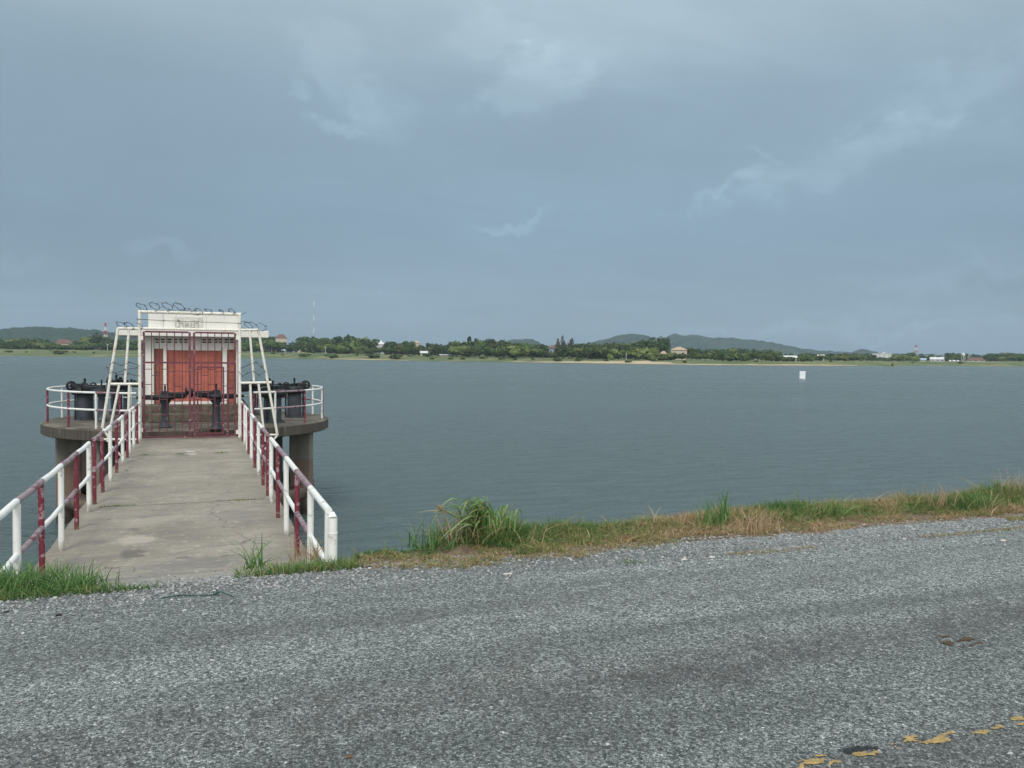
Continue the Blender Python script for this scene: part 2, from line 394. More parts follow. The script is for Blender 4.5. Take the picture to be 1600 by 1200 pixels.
# ------------------------------------------------------------------ ground, road, bank, water
deckX0, deckX1 = -1.42, 0.97
def deck_z(Y):
    if Y >= 8.7: return 0.0
    k = min(1, (8.7 - Y) / 3.2); return 0.5 * k * k * (1.35 - .35 * k)
def nz(x, y, s=1.0, seed=0.0): return mnoise.noise(Vector((x * s + seed, y * s - seed * .7, seed)))
def bank_z(X, Y):
    crest = 6.12 + .14 * nz(X, 0, .5, 3)
    if X > 4: crest += .1
    elif 0 < X < 2.2: crest -= .32 * min(1, (2.2 - X) / .8)
    hump = .02 + .035 * nz(X, Y, 1.1, 5)
    z = ROADZ + .004 + (.015 + hump) * max(0, min(1, (Y - 5.6) / .35))
    if Y > crest: z -= (Y - crest) * .52 + .15 * min(1, (Y - crest))
    z += .015 * nz(X, Y, 6, 9) if Y > 5.6 else .003 * nz(X, Y, 6, 9)
    if deckX0 - .06 < X < deckX1 + .06:
        z = min(z, deck_z(Y) - .03 - max(0, Y - 7.5) * .4)
    return z

o = grid('ground', [-500, -60, -20, 0, 20, 60, 500], [-400, -60, -20, 0, 5.5], lambda x, y: (x, y, ROADZ - .03 if y > -8 else ROADZ - .03 - min(12, (-8 - y) * .4)), M['soil'], False); tag(o, kind='structure')
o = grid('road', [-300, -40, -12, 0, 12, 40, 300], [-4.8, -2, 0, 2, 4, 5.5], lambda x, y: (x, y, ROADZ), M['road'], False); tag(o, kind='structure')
xs = sorted(set([-300, -150, -80, -50, -35] + [round(-25 + i * .5, 2) for i in range(36)] + [round(-7 + i * .09, 3) for i in range(240)] + [14.6 + i * .6 for i in range(40)] + [45, 60, 90, 160, 300]))
ys = [-.06, 0, .12, .25, .4, .6, .8, 1, 6.1, 6.2, 6.3, 6.4, 6.55, 6.7, 7, 7.5, 8, 9, 10, 11, 12, 13, 15]
def front(x): return 5.5 + .13 * nz(x, 1, .9, 2) + .12 * nz(x, 2, 3.4, 4) + .05 * nz(x, 5, 11, 4)
def bz(x, y):
    Y = front(x) + (6.0 - front(x)) * y if y <= 1 else y
    z = bank_z(x, Y)
    if y < 0: z = min(z, ROADZ - .02)
    return (x, Y, z)
o = grid('dam_bank', xs, ys, bz, M['soil']); tag(o, kind='structure')
o = grid('water', [-5000, -300, 0, 300, 5000], [6.5, 60, 600, 5000], lambda x, y: (x, y, WATER), M['water'], False); tag(o, kind='structure')

# yellow centre line remnants + tar scar: real thin paint flakes
def flakes(name, x0, x1, y0, y1, cell, thr, z, material, sc=9.0, seed=0.0, anis=1.0):
    V = []; F = []; x = x0
    while x < x1:
        y = y0
        while y < y1:
            n = mnoise.fractal(Vector((x * sc * anis + seed, y * sc, seed)), 1.0, 2.0, 4)
            e = 1 - abs((y - (y0 + y1) / 2) / ((y1 - y0) / 2))
            if n + .3 * min(1, e * 1.5) > thr(x):
                b = len(V); j = lambda: random.uniform(-.25, .25) * cell
                V += [(x + j(), y + j(), z), (x + cell + j(), y + j(), z), (x + cell + j(), y + cell + j(), z), (x + j(), y + cell + j(), z)]
                F.append((b, b + 1, b + 2, b + 3))
            y += cell
        x += cell
    return np_mesh(name, V, F, [material])
M['yellow'] = simple('worn yellow road paint', (.42, .3, .12), .35, 40, .8)
M['tar'] = simple('fresh tar', (.014, .016, .018), .3, 30, .5)
M['mud'] = simple('dried mud', (.09, .06, .036), .3, 20, .95)
L1 = at_z(1240, 1196, ROADZ); L2 = at_z(1600, 1131, ROADZ)
YL = (L1.y + L2.y) / 2
def ythr(x):
    px = {0: (L1.x - .02, L1.x + .17, .42), 1: (at_z(1405, 1160, ROADZ).x, at_z(1480, 1155, ROADZ).x, .44), 2: (at_z(1555, 1135, ROADZ).x, at_z(1640, 1128, ROADZ).x, .54)}
    for a, b, v in px.values():
        if a < x < b: return v
    return .7
o = flakes('road_marking', L1.x - 1.5, L2.x + 6, YL - .045, YL + .045, .005, ythr, ROADZ + .004, M['yellow'], 24, 3.3, .42); tag(o, kind='structure')
pa = at_z(1325, 1180, ROADZ); pb = at_z(1410, 1168, ROADZ)
o = flakes('tar_patch', pa.x, pb.x, YL - .02, YL + .06, .009, lambda x: .44, ROADZ + .005, M['tar'], 16, 8.1, .35); tag(o, kind='structure')
pa = at_z(1485, 1010, ROADZ); pb = at_z(1530, 1000, ROADZ)
o = flakes('mud_patch', pa.x, pb.x, pa.y - .05, pa.y + .12, .007, lambda x: .5, ROADZ + .004, M['mud'], 26, 5.1, .5); tag(o, kind='structure')

# ------------------------------------------------------------------ footbridge
br = thing('footbridge', 'long concrete footbridge running out from the road to the round intake platform', 'bridge', (-.225, 12.5, 0))
J1, J2 = 11.37, 16.85
def slab(Y0, Y1, name):
    mb = MB(); n = max(2, int((Y1 - Y0) / .3)); m_ = 8
    rows = [Y0 + (Y1 - Y0) * i / n for i in range(n + 1)]
    vs = []; fs = []
    for Y in rows:
        for i in range(m_ + 1):
            x = deckX0 + (deckX1 - deckX0) * i / m_; edge = .012 if i in (0, m_) else 0
            vs.append((x + .02 * nz(Y, i, 2, 7) * (edge > 0), Y, deck_z(Y) - edge + .004 * nz(x, Y, .8, 4)))
    k = m_ + 1
    for j in range(n):
        for i in range(m_): fs.append((j * k + i, j * k + i + 1, (j + 1) * k + i + 1, (j + 1) * k + i))
    mb.add(vs, fs)
    for s_, i in ((-1, 0), (1, m_)):
        for j in range(n):
            a = vs[j * k + i]; b = vs[(j + 1) * k + i]; mb.add([a, b, (b[0], b[1], -.22), (a[0], a[1], -.22)], [(0, 1, 2, 3)])
    for j in (0, n):
        a = vs[j * k]; b = vs[j * k + m_]; mb.add([a, b, (b[0], b[1], -.22), (a[0], a[1], -.22)], [(0, 1, 2, 3)])
    mb.add([(deckX0, Y0, -.22), (deckX1, Y0, -.22), (deckX1, Y1, -.22), (deckX0, Y1, -.22)], [(0, 1, 2, 3)])
    return mb.build(name, M['deck'], br)
slab(5.505, J1 - .008, 'deck_slab'); slab(J1 + .008, J2 - .008, 'deck_slab'); slab(J2 + .008, 20.2, 'deck_slab')
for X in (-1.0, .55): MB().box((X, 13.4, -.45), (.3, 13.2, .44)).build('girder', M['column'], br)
for Y in (J1, J2):
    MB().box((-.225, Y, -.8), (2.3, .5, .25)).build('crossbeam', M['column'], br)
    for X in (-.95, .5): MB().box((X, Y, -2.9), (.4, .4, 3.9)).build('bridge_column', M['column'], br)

# railings
XL, XR = -1.29, .845
RH, RM = .83, .43
def railing(X, posts, label, ends=(None, None)):
    Y0, Y1 = posts[0][0], posts[-1][0]
    t = thing('railing', label, 'railing', (X, Y0, 0), group='bridge railings')
    for i, (Y, c) in enumerate(posts):
        w = .0275 if c == 'w' else .0245
        lean = random.uniform(-.008, .008)
        MB().tube([(X, Y, deck_z(Y) - .1), (X + lean, Y, RH - .02)], w, 10).build('post', M['white_rail'] if c == 'w' else M['red_post'], t)
    for nm, z in (('top_rail', RH), ('middle_rail', RM)):
        mb = MB()
        for i in range(len(posts) - 1):
            (a, ca), (b, cb) = posts[i], posts[i + 1]
            white = not (ca == 'w' and cb == 'r')
            if ca == cb == 'r': white = i % 2 == 1
            mb.tube([(X, a - (.03 if i == 0 else 0), z), (X + .004, (a + b) / 2, z - .006), (X, b + (.03 if i == len(posts) - 2 else 0), z)], .0265 if nm == 'top_rail' else .0225, 10, 0 if white else 1)
        mb.build(nm, [M['white_rail'], M['faded_rail']], t)
    return t
secA = [(6.95, 'w'), (7.98, 'r'), (9.0, 'w'), (10.05, 'r'), (11.1, 'w')]
secB = [(11.65, 'r'), (12.6, 'r'), (13.6, 'w'), (14.6, 'r'), (15.65, 'w'), (16.6, 'r')]
secC = [(17.1, 'w'), (18.1, 'w'), (19.1, 'r'), (19.72, 'w')]
railing(XL, [(5.9, 'r')] + secA, 'left bridge railing nearest the road, rising from the grass')
railing(XL, secB, 'middle length of the left bridge railing, between the two deck joints')
railing(XL, secC, 'short left bridge railing just before the maroon gate')
tA = railing(XR, [(5.93, 'w')] + secA, 'right bridge railing nearest the road, ending in a thick white post in the grass')
ep = MB().tube([(XR + .01, 5.78, .25), (XR + .01, 5.78, .8)], .034, 12).tube([(XR + .01, 5.78, .69), (XR + .01, 5.78, .7)], .037, 12).tube([(XR + .01, 5.78, .8), (XR + .01, 5.80, .835)], [.034, .018], 12)
ep.build('end_post', M['white_rail'], tA)
railing(XR, [(11.65, 'r'), (12.6, 'r'), (13.6, 'w'), (14.6, 'r'), (15.65, 'w'), (16.6, 'r')], 'middle length of the right bridge railing, between the two deck joints')
railing(XR, secC, 'short right bridge railing just before the maroon gate')

# ------------------------------------------------------------------ intake tower platform
PC = Vector((-.23, 23.75, 0)); PR = 3.58; PZ = .17
tw = thing('intake_tower', 'round concrete intake platform standing on stained columns in the water', 'intake tower', (PC.x, PC.y, WATER))
MB().lathe((PC.x, PC.y, 0), [(0.001, PZ), (PR - .03, PZ), (PR, PZ - .03), (PR, PZ - .26), (PR - .03, PZ - .28), (0.001, PZ - .28)], 72).build('platform_slab', M['platform'], tw)
for o_ in tw.children: 
    for p in o_.data.polygons: p.use_smooth = False
for k in range(10):
    a = 2 * PI * (k + .35) / 10
    c = PC + Vector((math.cos(a), math.sin(a), 0)) * 2.98
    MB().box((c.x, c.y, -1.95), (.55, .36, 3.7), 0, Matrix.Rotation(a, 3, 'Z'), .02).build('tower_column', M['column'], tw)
MB().lathe((PC.x, PC.y, 0), [(2.35, -.11), (2.35, -4)], 32).build('inner_shaft', M['moss'], tw)
MB().lathe((PC.x, PC.y, 0), [(3.2, -1.62), (3.2, -1.85), (2.7, -1.85), (2.7, -1.62), (3.2, -1.62)], 40).build('ring_beam', M['column'], tw)

rr = thing('platform_railing', 'circular white and maroon pipe railing around the intake platform', 'railing', (PC.x, PC.y, PZ))
RRAD = 3.42
def rail_angle(px, near=True):
    d = ray(px, 640); d = Vector((d.x, d.y, 0)).normalized(); oc = Vector((EYE.x - PC.x, EYE.y - PC.y, 0))
    b = d.dot(oc); c = oc.dot(oc) - RRAD ** 2; D = b * b - c
    if D < 0: D = 0
    t_ = -b - math.sqrt(D) if near else -b + math.sqrt(D)
    p = oc + d * t_; return math.atan2(p.y, p.x)
pa = [(rail_angle(74), 'w'), (rail_angle(70.5, False), 'r'), (rail_angle(97, False), 'w'), (rail_angle(107), 'r'),
      (rail_angle(476), 'r'), (rail_angle(503), 'w'), (rail_angle(507, False), 'r'), (rail_angle(488.5, False), 'w'), (rail_angle(150), 'w'), (rail_angle(430), 'w'),
      (1.0, 'r'), (1.35, 'w'), (1.75, 'r'), (2.1, 'w'), (rail_angle(187), 'r'), (rail_angle(396), 'r')]
pa = sorted([(a % (2 * PI), c) for a, c in pa])
for a, c in pa:
    q = PC + Vector((math.cos(a), math.sin(a), 0)) * RRAD
    MB().tube([(q.x, q.y, PZ - .02), (q.x, q.y, PZ + RH)], .026, 8).build('post', M['white_rail'] if c == 'w' else M['red_post'], rr)
gap0, gap1 = rail_angle(213) % (2 * PI), rail_angle(381) % (2 * PI)
for nm, z in (('top_rail', PZ + RH), ('middle_rail', PZ + .43)):
    mb = MB()
    for i in range(len(pa)):
        a, ca = pa[i]; b, cb = pa[(i + 1) % len(pa)]
        if b < a: b += 2 * PI
        am = (a + b) / 2
        mi = 0 if (ca == 'r' and math.cos(am) < .35 and math.sin(am) < .2) or (ca == 'w' and cb == 'w') or (ca == 'r' and cb == 'w') else 1
        segs = max(3, int((b - a) / .08))
        if a < gap0 < b or gap0 < a < gap1: 
            if a < gap0 < b: b = gap0
            elif b > gap1: a = gap1
            else: continue
        pts = [(PC.x + RRAD * math.cos(a + (b - a) * k / segs), PC.y + RRAD * math.sin(a + (b - a) * k / segs), z) for k in range(segs + 1)]
        mb.tube(pts, .026, 8, mi)
    mb.build(nm, [M['white_rail'], M['faded_rail']], rr)

# ------------------------------------------------------------------ gate
GY = 19.86
gp = lambda px, py: at_y(px, py, GY)
g = thing('security_gate', 'tall maroon barred gate in a cream pipe frame across the end of the bridge', 'gate', (-.23, GY, 0))
xl, xr = gp(218.5, 600).x, gp(374.5, 600).x
ztop, z2 = gp(218, 487).z, gp(218, 513).z
zmid = (gp(217, 600).z)
for x in (xl, xr): MB().tube([(x, GY, -.02), (x, GY, ztop)], .036, 10).build('frame_post', M['old_white'], g)
MB().tube([(xl - .03, GY, ztop), (xr + .03, GY, ztop)], .036, 10).build('top_bar', M['old_white'], g)
MB().tube([(xl, GY, z2), (xr, GY, z2)], .03, 10).build('lower_bar', M['old_white'], g)
def P(px, py): 
    p = gp(px, py); return (p.x, GY, p.z)
wl = MB(); R_ = .03
wl.tube([P(218, 513.5), P(184, 513)], R_).tube([P(184.5, 512), P(160, 668)], R_).tube([P(201.5, 513), P(195, 600)], R_ * .9).tube([P(173, 600), P(218, 600)], R_).tube([P(186.5, 600), P(168, 690)], R_ * .9).tube([P(202, 600), P(199, 690)], R_ * .9).tube([P(161, 686.5), P(216, 686.5)], R_ * .8).tube([P(160, 668), P(172, 688)], R_ * .8).tube([P(170, 693), P(199, 722)], R_ * .8)
wl.build('wing_frame', M['old_white'], g)
wr = MB()
wr.tube([P(375, 515.5), P(404, 515.5)], R_).tube([P(403.5, 515), P(433.5, 680)], R_).tube([P(390, 516), P(397, 598)], R_ * .9).tube([P(374, 598.5), P(424, 597.5)], R_).tube([P(391, 600), P(395, 690)], R_ * .9).tube([P(404, 599), P(414, 690)], R_ * .9).tube([P(376, 679.5), P(434, 679.5)], R_ * .8).tube([P(433.5, 680), P(424, 692)], R_ * .8).tube([P(416, 700), P(386, 722)], R_ * .8)
wr.build('wing_frame', M['old_white'], g)
zt, zb, zm = gp(225, 518).z, .03, gp(260, 566.5).z
def leaf(x0, x1, wicket):
    t = thing('gate_leaf', None, None, (0, 0, 0)); t.parent = g; del_keys = [k for k in ('label', 'category') if k in t]
    return t
def leaf_frame(x0, x1, cols, wicket):
    mb = MB(); b = .045
    for x in (x0, x1): mb.box((x, GY, (zt + zb) / 2), (b, .045, zt - zb))
    for z in (zt, zb + .02): mb.box(((x0 + x1) / 2, GY, z), (x1 - x0 - b, .04, .04))
    mb.box(((x0 + x1) / 2, GY + .002, zm), (x1 - x0 - b, .036, .04))
    lf = mb.build('gate_leaf', M['gate_maroon'], g)
    bars = MB()
    w = (x1 - x0) / cols
    xs_ = [x0 + w * i for i in range(1, cols)]
    wx1 = x0 + w * 4.05
    for i, x in enumerate(xs_):
        bars.tube([(x, GY, zb + .03), (x, GY, zt)], .011, 6)
    for i in range(cols):
        z = zb + .18 + (.14 if i % 2 else 0) + (.3 if i % 3 == 1 else 0)
        while z < zm - .1:
            bars.tube([(x0 + w * i, GY + .003, z), (x0 + w * (i + 1), GY + .003, z)], .0095, 6); z += .34 + .05 * (i % 2)
    bars.build('bars', M['gate_maroon'], lf, origin=g.location)
    if wicket:
        wk = MB(); a0, a1 = x0 + .07, wx1 + .03
        for x in (a0, a1): wk.box((x, GY - .02, (zm - .09 + zb + .06) / 2), (.035, .035, zm - .15 - zb))
        wk.box(((a0 + a1) / 2, GY - .02, zm - .1), (a1 - a0, .034, .035)); wk.box(((a0 + a1) / 2, GY - .02, zb + .08), (a1 - a0, .034, .035))
        wk.box((a1 + .09, GY + .004, (zm + zb) / 2), (.035, .034, zm - zb))
        wk.build('wicket_door', M['gate_maroon'], lf, origin=g.location)
        MB().box((a0 + .05, GY - .05, 1.0), (.1, .05, .08)).build('latch', M['iron'], lf, origin=g.location)
leaf_frame(gp(225, 600).x, gp(296.5, 600).x, 6, False)
leaf_frame(gp(303.5, 600).x, gp(367.5, 600).x, 6, True)
for x, y in ((221, 528), (221, 672), (371, 528), (371, 675)):
    q = P(x, y); MB().box((q[0], GY, q[2]), (.07, .05, .09)).build('hinge', M['old_white'], g)

# barbed wire
def wire(name, pts, label, r=.0055, barb=.13, coil=0):
    mb = MB(); mb.tube(pts, r, 4, 0)
    pts = [Vector(p) for p in pts]; acc = 0
    for i in range(len(pts) - 1):
        acc += (pts[i + 1] - pts[i]).length
        if acc > barb:
            acc = 0; c = pts[i]
            for _ in range(2):
                d = Vector((random.uniform(-1, 1), random.uniform(-1, 1), random.uniform(-1, 1))).normalized() * .035
                mb.tube([c - d, c + d], r * .8, 3, 0)
    o_ = mb.build(name, M['wire'], origin=pts[0]); tag(o_, label, 'barbed wire', 'barbed wire around the gate'); return o_
def coil(p0, p1, R, turns, seed=0):
    p0 = Vector(p0); p1 = Vector(p1); ax = (p1 - p0).normalized(); up = Vector((0, 0, 1)); sd = ax.cross(up).normalized()
    pts = []; n = int(turns * 16)
    for i in range(n + 1):
        k = i / n; a = 2 * PI * turns * k + 1.3 * nz(k * 5, seed, 1, 8); r_ = R * (1 + .5 * nz(k * 7, turns + seed, 1, 3))
        pts.append(p0.lerp(p1, k) + up * r_ * (.55 + .75 * math.sin(a)) + sd * r_ * 1.2 * math.cos(a) + ax * r_ * 1.5 * math.cos(a + .6) + Vector((0, 0, .02 * nz(i, seed, .7, 1))))
    return pts
zz = ztop
wire('barbed_wire', coil((xl - .02, GY, zz + .04), (xl + 1.0, GY, zz + .06), .12, 4), 'barbed wire coil over the top left corner of the gate frame')
wire('barbed_wire', coil((xl + .95, GY, zz - .03), (xr + .02, GY, zz + .02), .085, 5, 3), 'barbed wire coil over the right half of the gate frame top')
q0, q1 = P(186, 513), P(214, 513)
wire('barbed_wire', coil(q0, q1, .1, 2.2), 'small barbed wire coil on top of the left wing frame')
q0, q1 = P(380, 515), P(404, 515)
wire('barbed_wire', coil(q0, q1, .13, 2.2), 'small barbed wire coil on top of the right wing frame')
wire('barbed_wire', [(xl - .04, GY - .04, z2 + .2), (xl + .5, GY - .04, z2 + .18), (xl + 1.2, GY - .04, z2 + .17), (xr + .04, GY - .04, z2 + .16)] , 'straight barbed strand stretched between the two gate posts above the bars')
lp = [P(172, 570), P(178, 566), P(190, 571), P(203, 566), P(218, 571), P(214, 575), P(196, 577), P(182, 583), P(170, 582), P(168, 574)]
wire('barbed_wire', [Vector(p) + Vector((0, -.05 - .05 * (i % 2), 0)) for i, p in enumerate(lp)] + [Vector(P(183, 586)), Vector(P(200, 584)), Vector(P(217, 588))], 'loose barbed wire loops across the left wing frame')
lp = [P(378, 575), P(388, 570), P(400, 566), P(408, 573), P(414, 580), P(404, 586), P(396, 580), P(386, 583), P(379, 588), P(372, 580)]
wire('barbed_wire', [Vector(p) + Vector((0, -.05 - .05 * (i % 2), 0)) for i, p in enumerate(lp)], 'loose barbed wire loops across the right wing frame')

# ------------------------------------------------------------------ control hut
HY = 23.2
hp = lambda px, py, Y=HY: at_y(px, py, Y)
x0, x1 = hp(227, 580).x, hp(371.5, 580).x
zf = hp(300, 631).z; zs0 = at_y(300, 526, 22.75).z; zs1 = at_y(300, 515, 22.75).z
hut = thing('control_hut', 'small white hut with a flat roof and brick red doors on the intake platform', 'hut', ((x0 + x1) / 2, HY, PZ))
D = 2.5
doorL, doorR = hp(261, 580).x, hp(347.5, 580).x; zd = hp(300, 547.5).z
wl0, wl1 = hp(241, 580).x, hp(255, 580).x; wr0, wr1 = hp(355, 580).x, hp(366.5, 580).x; zw = hp(300, 545.5).z
mb = MB()
def wbox(a, b, c, d, y0=HY, th=.12): mb.box(((a + b) / 2, y0 + th / 2, (c + d) / 2), (b - a, th, d - c))
wbox(x0, wl0, zf, zs0); wbox(wl1, doorL, zf, zs0); wbox(doorR, wr0, zf, zs0); wbox(wr1, x1, zf, zs0)
wbox(wl0, wl1, zw, zs0); wbox(doorL, doorR, zd, zs0); wbox(wr0, wr1, zw, zs0)
mb.box((x0 + .06, HY + D / 2 + .06, (zf + zs0) / 2), (.12, D - .12, zs0 - zf)); mb.box((x1 - .06, HY + D / 2 + .06, (zf + zs0) / 2), (.12, D - .12, zs0 - zf)); mb.box(((x0 + x1) / 2, HY + D + .06, (zf + zs0) / 2), (x1 - x0, .12, zs0 - zf))
mb.build('wall', M['wall'], hut)
for a, b in ((wl1, doorL), (doorR, wr0)):
    MB().box(((a + b) / 2, HY - .03, (zf + zd) / 2 + .04), (b - a - .01, .06, zd - zf + .1), bev=.008).build('pilaster', M['wall'], hut)
for a, b in ((x0, wl0), (wr1, x1)):
    MB().box(((a + b) / 2, HY - .04, (zf + zs0) / 2), (b - a - .02, .08, zs0 - zf - .004), bev=.008).build('pilaster', M['wall'], hut)
sh = MB(); n = 9; w = (doorR - doorL) / n
for i in range(n): sh.box((doorL + w * (i + .5), HY + .06 + .012 * (i % 2), (zf + zd) / 2 + .02), (w - .006, .03, zd - zf - .045))
sh.box(((doorL + doorR) / 2, HY + .1, (zf + zd) / 2), (doorR - doorL, .02, zd - zf))
sh.build('folding_door', M['shutter'], hut)
MB().box(((doorL + doorR) / 2, HY - .01, zf + .03), (doorR - doorL + .04, .1, .07)).build('door_sill', M['wall'], hut)
for a, b in ((wl0, wl1), (wr0, wr1)):
    pm = MB().box(((a + b) / 2, HY + .07, (zf + zw) / 2), (b - a, .03, zw - zf))
    for k in range(7): pm.box(((a + b) / 2, HY + .05, zf + (zw - zf) * (k + .5) / 7), (b - a - .03, .02, (zw - zf) / 7 - .015))
    pm.build('shutter_panel', M['panel'], hut)
sl0, sl1 = at_y(181.5, 520, 22.75).x, at_y(420, 520, 22.75).x
MB().box(((sl0 + sl1) / 2, 22.75 + 1.8, (zs0 + zs1) / 2), (sl1 - sl0, 3.6, zs1 - zs0), bev=.012).build('roof_slab', M['wall'], hut)
p0, p1 = at_y(231.5, 500, 22.95), at_y(376.5, 490, 22.95)
pz = at_y(300, 489, 22.95).z
pr = MB(); seg = [p0.x, at_y(255, 500, 22.95).x, at_y(275.5, 500, 22.95).x, at_y(322, 500, 22.95).x, p1.x]
for i in range(4): pr.box(((seg[i] + seg[i + 1]) / 2, 23.02 + .008 * (i % 2), (pz + zs1) / 2 + .001), (seg[i + 1] - seg[i] - .006, .16, pz - zs1), bev=.006)
par = pr.build('parapet', M['wall'], hut)
qa, qb = at_y(273, 500, 22.9), at_y(316.5, 500, 22.9)
pq0, pq1 = at_y(290, 513.5, 22.9).z, at_y(290, 494.5, 22.9).z
pl = MB().box(((qa.x + qb.x) / 2, 22.925, (pq0 + pq1) / 2), (qb.x - qa.x, .035, pq1 - pq0), bev=.006).build('name_plaque', M['plaque'], par, origin=hut.location)
pl.location = (0, 0, 0)
tc = bpy.data.curves.new('lettering', 'FONT'); tc.body = 'น้ำหน่า'; tc.size = .26; tc.extrude = .006; tc.align_x = 'CENTER'; tc.align_y = 'CENTER'
to = bpy.data.objects.new('lettering_curve', tc); COL.objects.link(to)
dg = bpy.context.evaluated_depsgraph_get(); tm = bpy.data.meshes.new_from_object(to.evaluated_get(dg))
bpy.data.objects.remove(to); tm.materials.clear(); tm.materials.append(M['letter'])
if len(tm.vertices):
    xs_ = [v.co.x for v in tm.vertices]; ys_ = [v.co.y for v in tm.vertices]; k = .56 / max(.01, max(xs_) - min(xs_)); cx = (max(xs_) + min(xs_)) / 2; cy = (max(ys_) + min(ys_)) / 2
    for v in tm.vertices:
        x, y, z = (v.co.x - cx) * k, (v.co.y - cy) * k * 1.1, v.co.z
        v.co = ((qa.x + qb.x) / 2 - .04 + x - hut.location.x, 22.902 - z - hut.location.y, (pq0 + pq1) / 2 - .03 + y - hut.location.z)
    # lettering is a part of the hut front, lying on the plaque
    lo = bpy.data.objects.new('lettering', tm); COL.objects.link(lo); lo.parent = hut
for a, b in ((243, 248), (251.5, 257.5), (262, 268), (272.5, 277), (280, 284), (288, 293), (316, 322), (324.5, 330), (335, 340), (342, 347), (351, 356), (359, 365)):
    vt = MB(); c = hp((a + b) / 2, 532.7); w = hp(b, 532).x - hp(a, 532).x
    vt.box((c.x, HY - .002, c.z), (w + .03, .012, .14), 0)
    for dz in (-.033, .033): vt.box((c.x, HY - .004, c.z + dz), (w, .014, .034), 1)
    vt.build('vent_block', [M['wall'], M['dark']], hut)
MB().box(((x0 + x1) / 2, HY + 1.1, (zf + PZ) / 2 - .005), (x1 - x0 + .5, 3.0, zf - PZ + .01), bev=.02).build('plinth', M['moss'], hut)
MB().box(((x0 + x1) / 2, HY - .58, PZ + (zf - PZ) * .25), (x1 - x0 - .2, .34, (zf - PZ) * .5), bev=.02).build('step', M['moss'], hut)

# ------------------------------------------------------------------ gate hoists on the platform
def tub_hoist(label, x, y, rz, r=.2, h=.62):
    t = thing('gate_hoist', label, 'gate hoist', (x, y, PZ), rz, 'gate hoists on the intake platform')
    def L(mb, nm, mt):
        o_ = mb.build(nm, mt, None); o_.parent = t; return o_
    b = MB(); b.cyl((0, 0), r * 1.35, 0, .04, 28); b.cyl((0, 0), r, .04, h, 28)
    for k in range(8): 
        a = k * PI / 4; b.cyl((r * 1.18 * math.cos(a), r * 1.18 * math.sin(a)), .018, .04, .07, 8)
    L(b, 'drum', M['tub'])
    gb = MB(); gb.lathe((0, 0, h), [(.001, 0), (r * 1.5, 0), (r * 1.62, .03), (r * 1.65, .15), (r * 1.45, .19), (r * .9, .2), (.001, .2)], 28)
    for k in range(10):
        a = k * PI / 5; gb.cyl((r * 1.55 * math.cos(a), r * 1.55 * math.sin(a)), .02, h + .12, h + .17, 8)
    gb.cyl((0, 0), .07, h + .19, h + .27, 12); gb.box((r * 1.0, 0, h + .22), (.24, .2, .13), bev=.02); gb.box((-r * .9, .05, h + .2), (.2, .16, .12), bev=.02); gb.tube([(-r * 1.6, .1, h + .2), (r * 1.5, .1, h + .2)], .04, 10); gb.torus((-r * 1.1, -.1, h + .22), .075, .022, 'y', 16, 6)
    L(gb, 'gearbox', M['iron'])
    w_ = MB(); c = (r * 1.6, 0, h + .23); w_.torus(c, .1, .03, 'y')
    for k in range(4): a = k * PI / 2; w_.tube([c, (c[0] + .1 * math.cos(a), 0, c[2] + .1 * math.sin(a))], .016, 6)
    w_.tube([(c[0], -.08, c[2]), (c[0], .08, c[2])], .03, 10); L(w_, 'hand_wheel', M['iron'])
    s_ = MB().cyl((0, 0), .025, h + .2, h + .42, 10); s_.cyl((0, 0), .035, h + .36, h + .4, 10); L(s_, 'spindle', M['iron'])
    p_ = MB(); p_.tube([(-r * 1.25, 0, .0), (-r * 1.25, 0, h + .02)], .022, 8); p_.tube([(r * 1.2, .04, .0), (r * 1.2, .04, h + .02)], .022, 8); L(p_, 'guide_rod', M['iron'])
    return t
def ped_hoist(label, x, y, rz, r=.075, h=.62, arm=.55):
    t = thing('gate_hoist', label, 'gate hoist', (x, y, PZ), rz, 'gate hoists on the intake platform')
    def L(mb, nm, mt):
        o_ = mb.build(nm, mt, None); o_.parent = t; return o_
    b = MB(); b.lathe((0, 0, 0), [(.001, 0), (.15, 0), (.15, .03), (r * 1.5, .05), (r * 1.15, .14), (r, .25), (r, h - .12), (r * 1.6, h - .04), (r * 1.6, h), (.001, h)], 20)
    L(b, 'pedestal', M['tub'])
    gb = MB(); gb.lathe((0, 0, h), [(.001, 0), (.2, 0), (.27, .03), (.27, .07), (.2, .1), (.1, .12), (.09, .2), (.001, .2)], 24)
    gb.box((.24, 0, h + .1), (.42, .18, .15), bev=.03); gb.box((-.3, .02, h + .06), (.3, .12, .1), bev=.02); gb.tube([(-.3, 0, h + .06), (-.62, 0, h + .05)], .035, 10); gb.tube([(.1, 0, h + .12), (.1 + arm, 0, h + .16)], .03, 10); gb.box((-.2, 0, h + .03), (.36, .2, .07), bev=.015)
    L(gb, 'gearbox', M['iron'])
    bv = MB(); c = (.1 + arm * .75, 0, h + .145); bv.tube([(c[0] - .05, 0, c[2]), (c[0] + .02, 0, c[2])], [.05, .1], 16); bv.tube([(c[0] + .02, 0, c[2]), (c[0] + .045, 0, c[2])], .1, 16)
    L(bv, 'bevel_gear', M['iron'])
    w_ = MB(); c = (.1 + arm, 0, h + .16); w_.torus(c, .1, .018, 'x', 18)
    for k in range(3): a = k * 2 * PI / 3; w_.tube([c, (c[0], .1 * math.cos(a), c[2] + .1 * math.sin(a))], .01, 6)
    L(w_, 'hand_wheel', M['iron'])
    s_ = MB().cyl((0, 0), .022, h + .15, h + .34, 10); L(s_, 'spindle', M['iron'])
    return t
def on_plat(px, py): return at_z(px, py, PZ)
def put(fn, px, py, label, rz, **kw): 
    p = on_plat(px, py); return fn(label, p.x, p.y, rz, **kw)
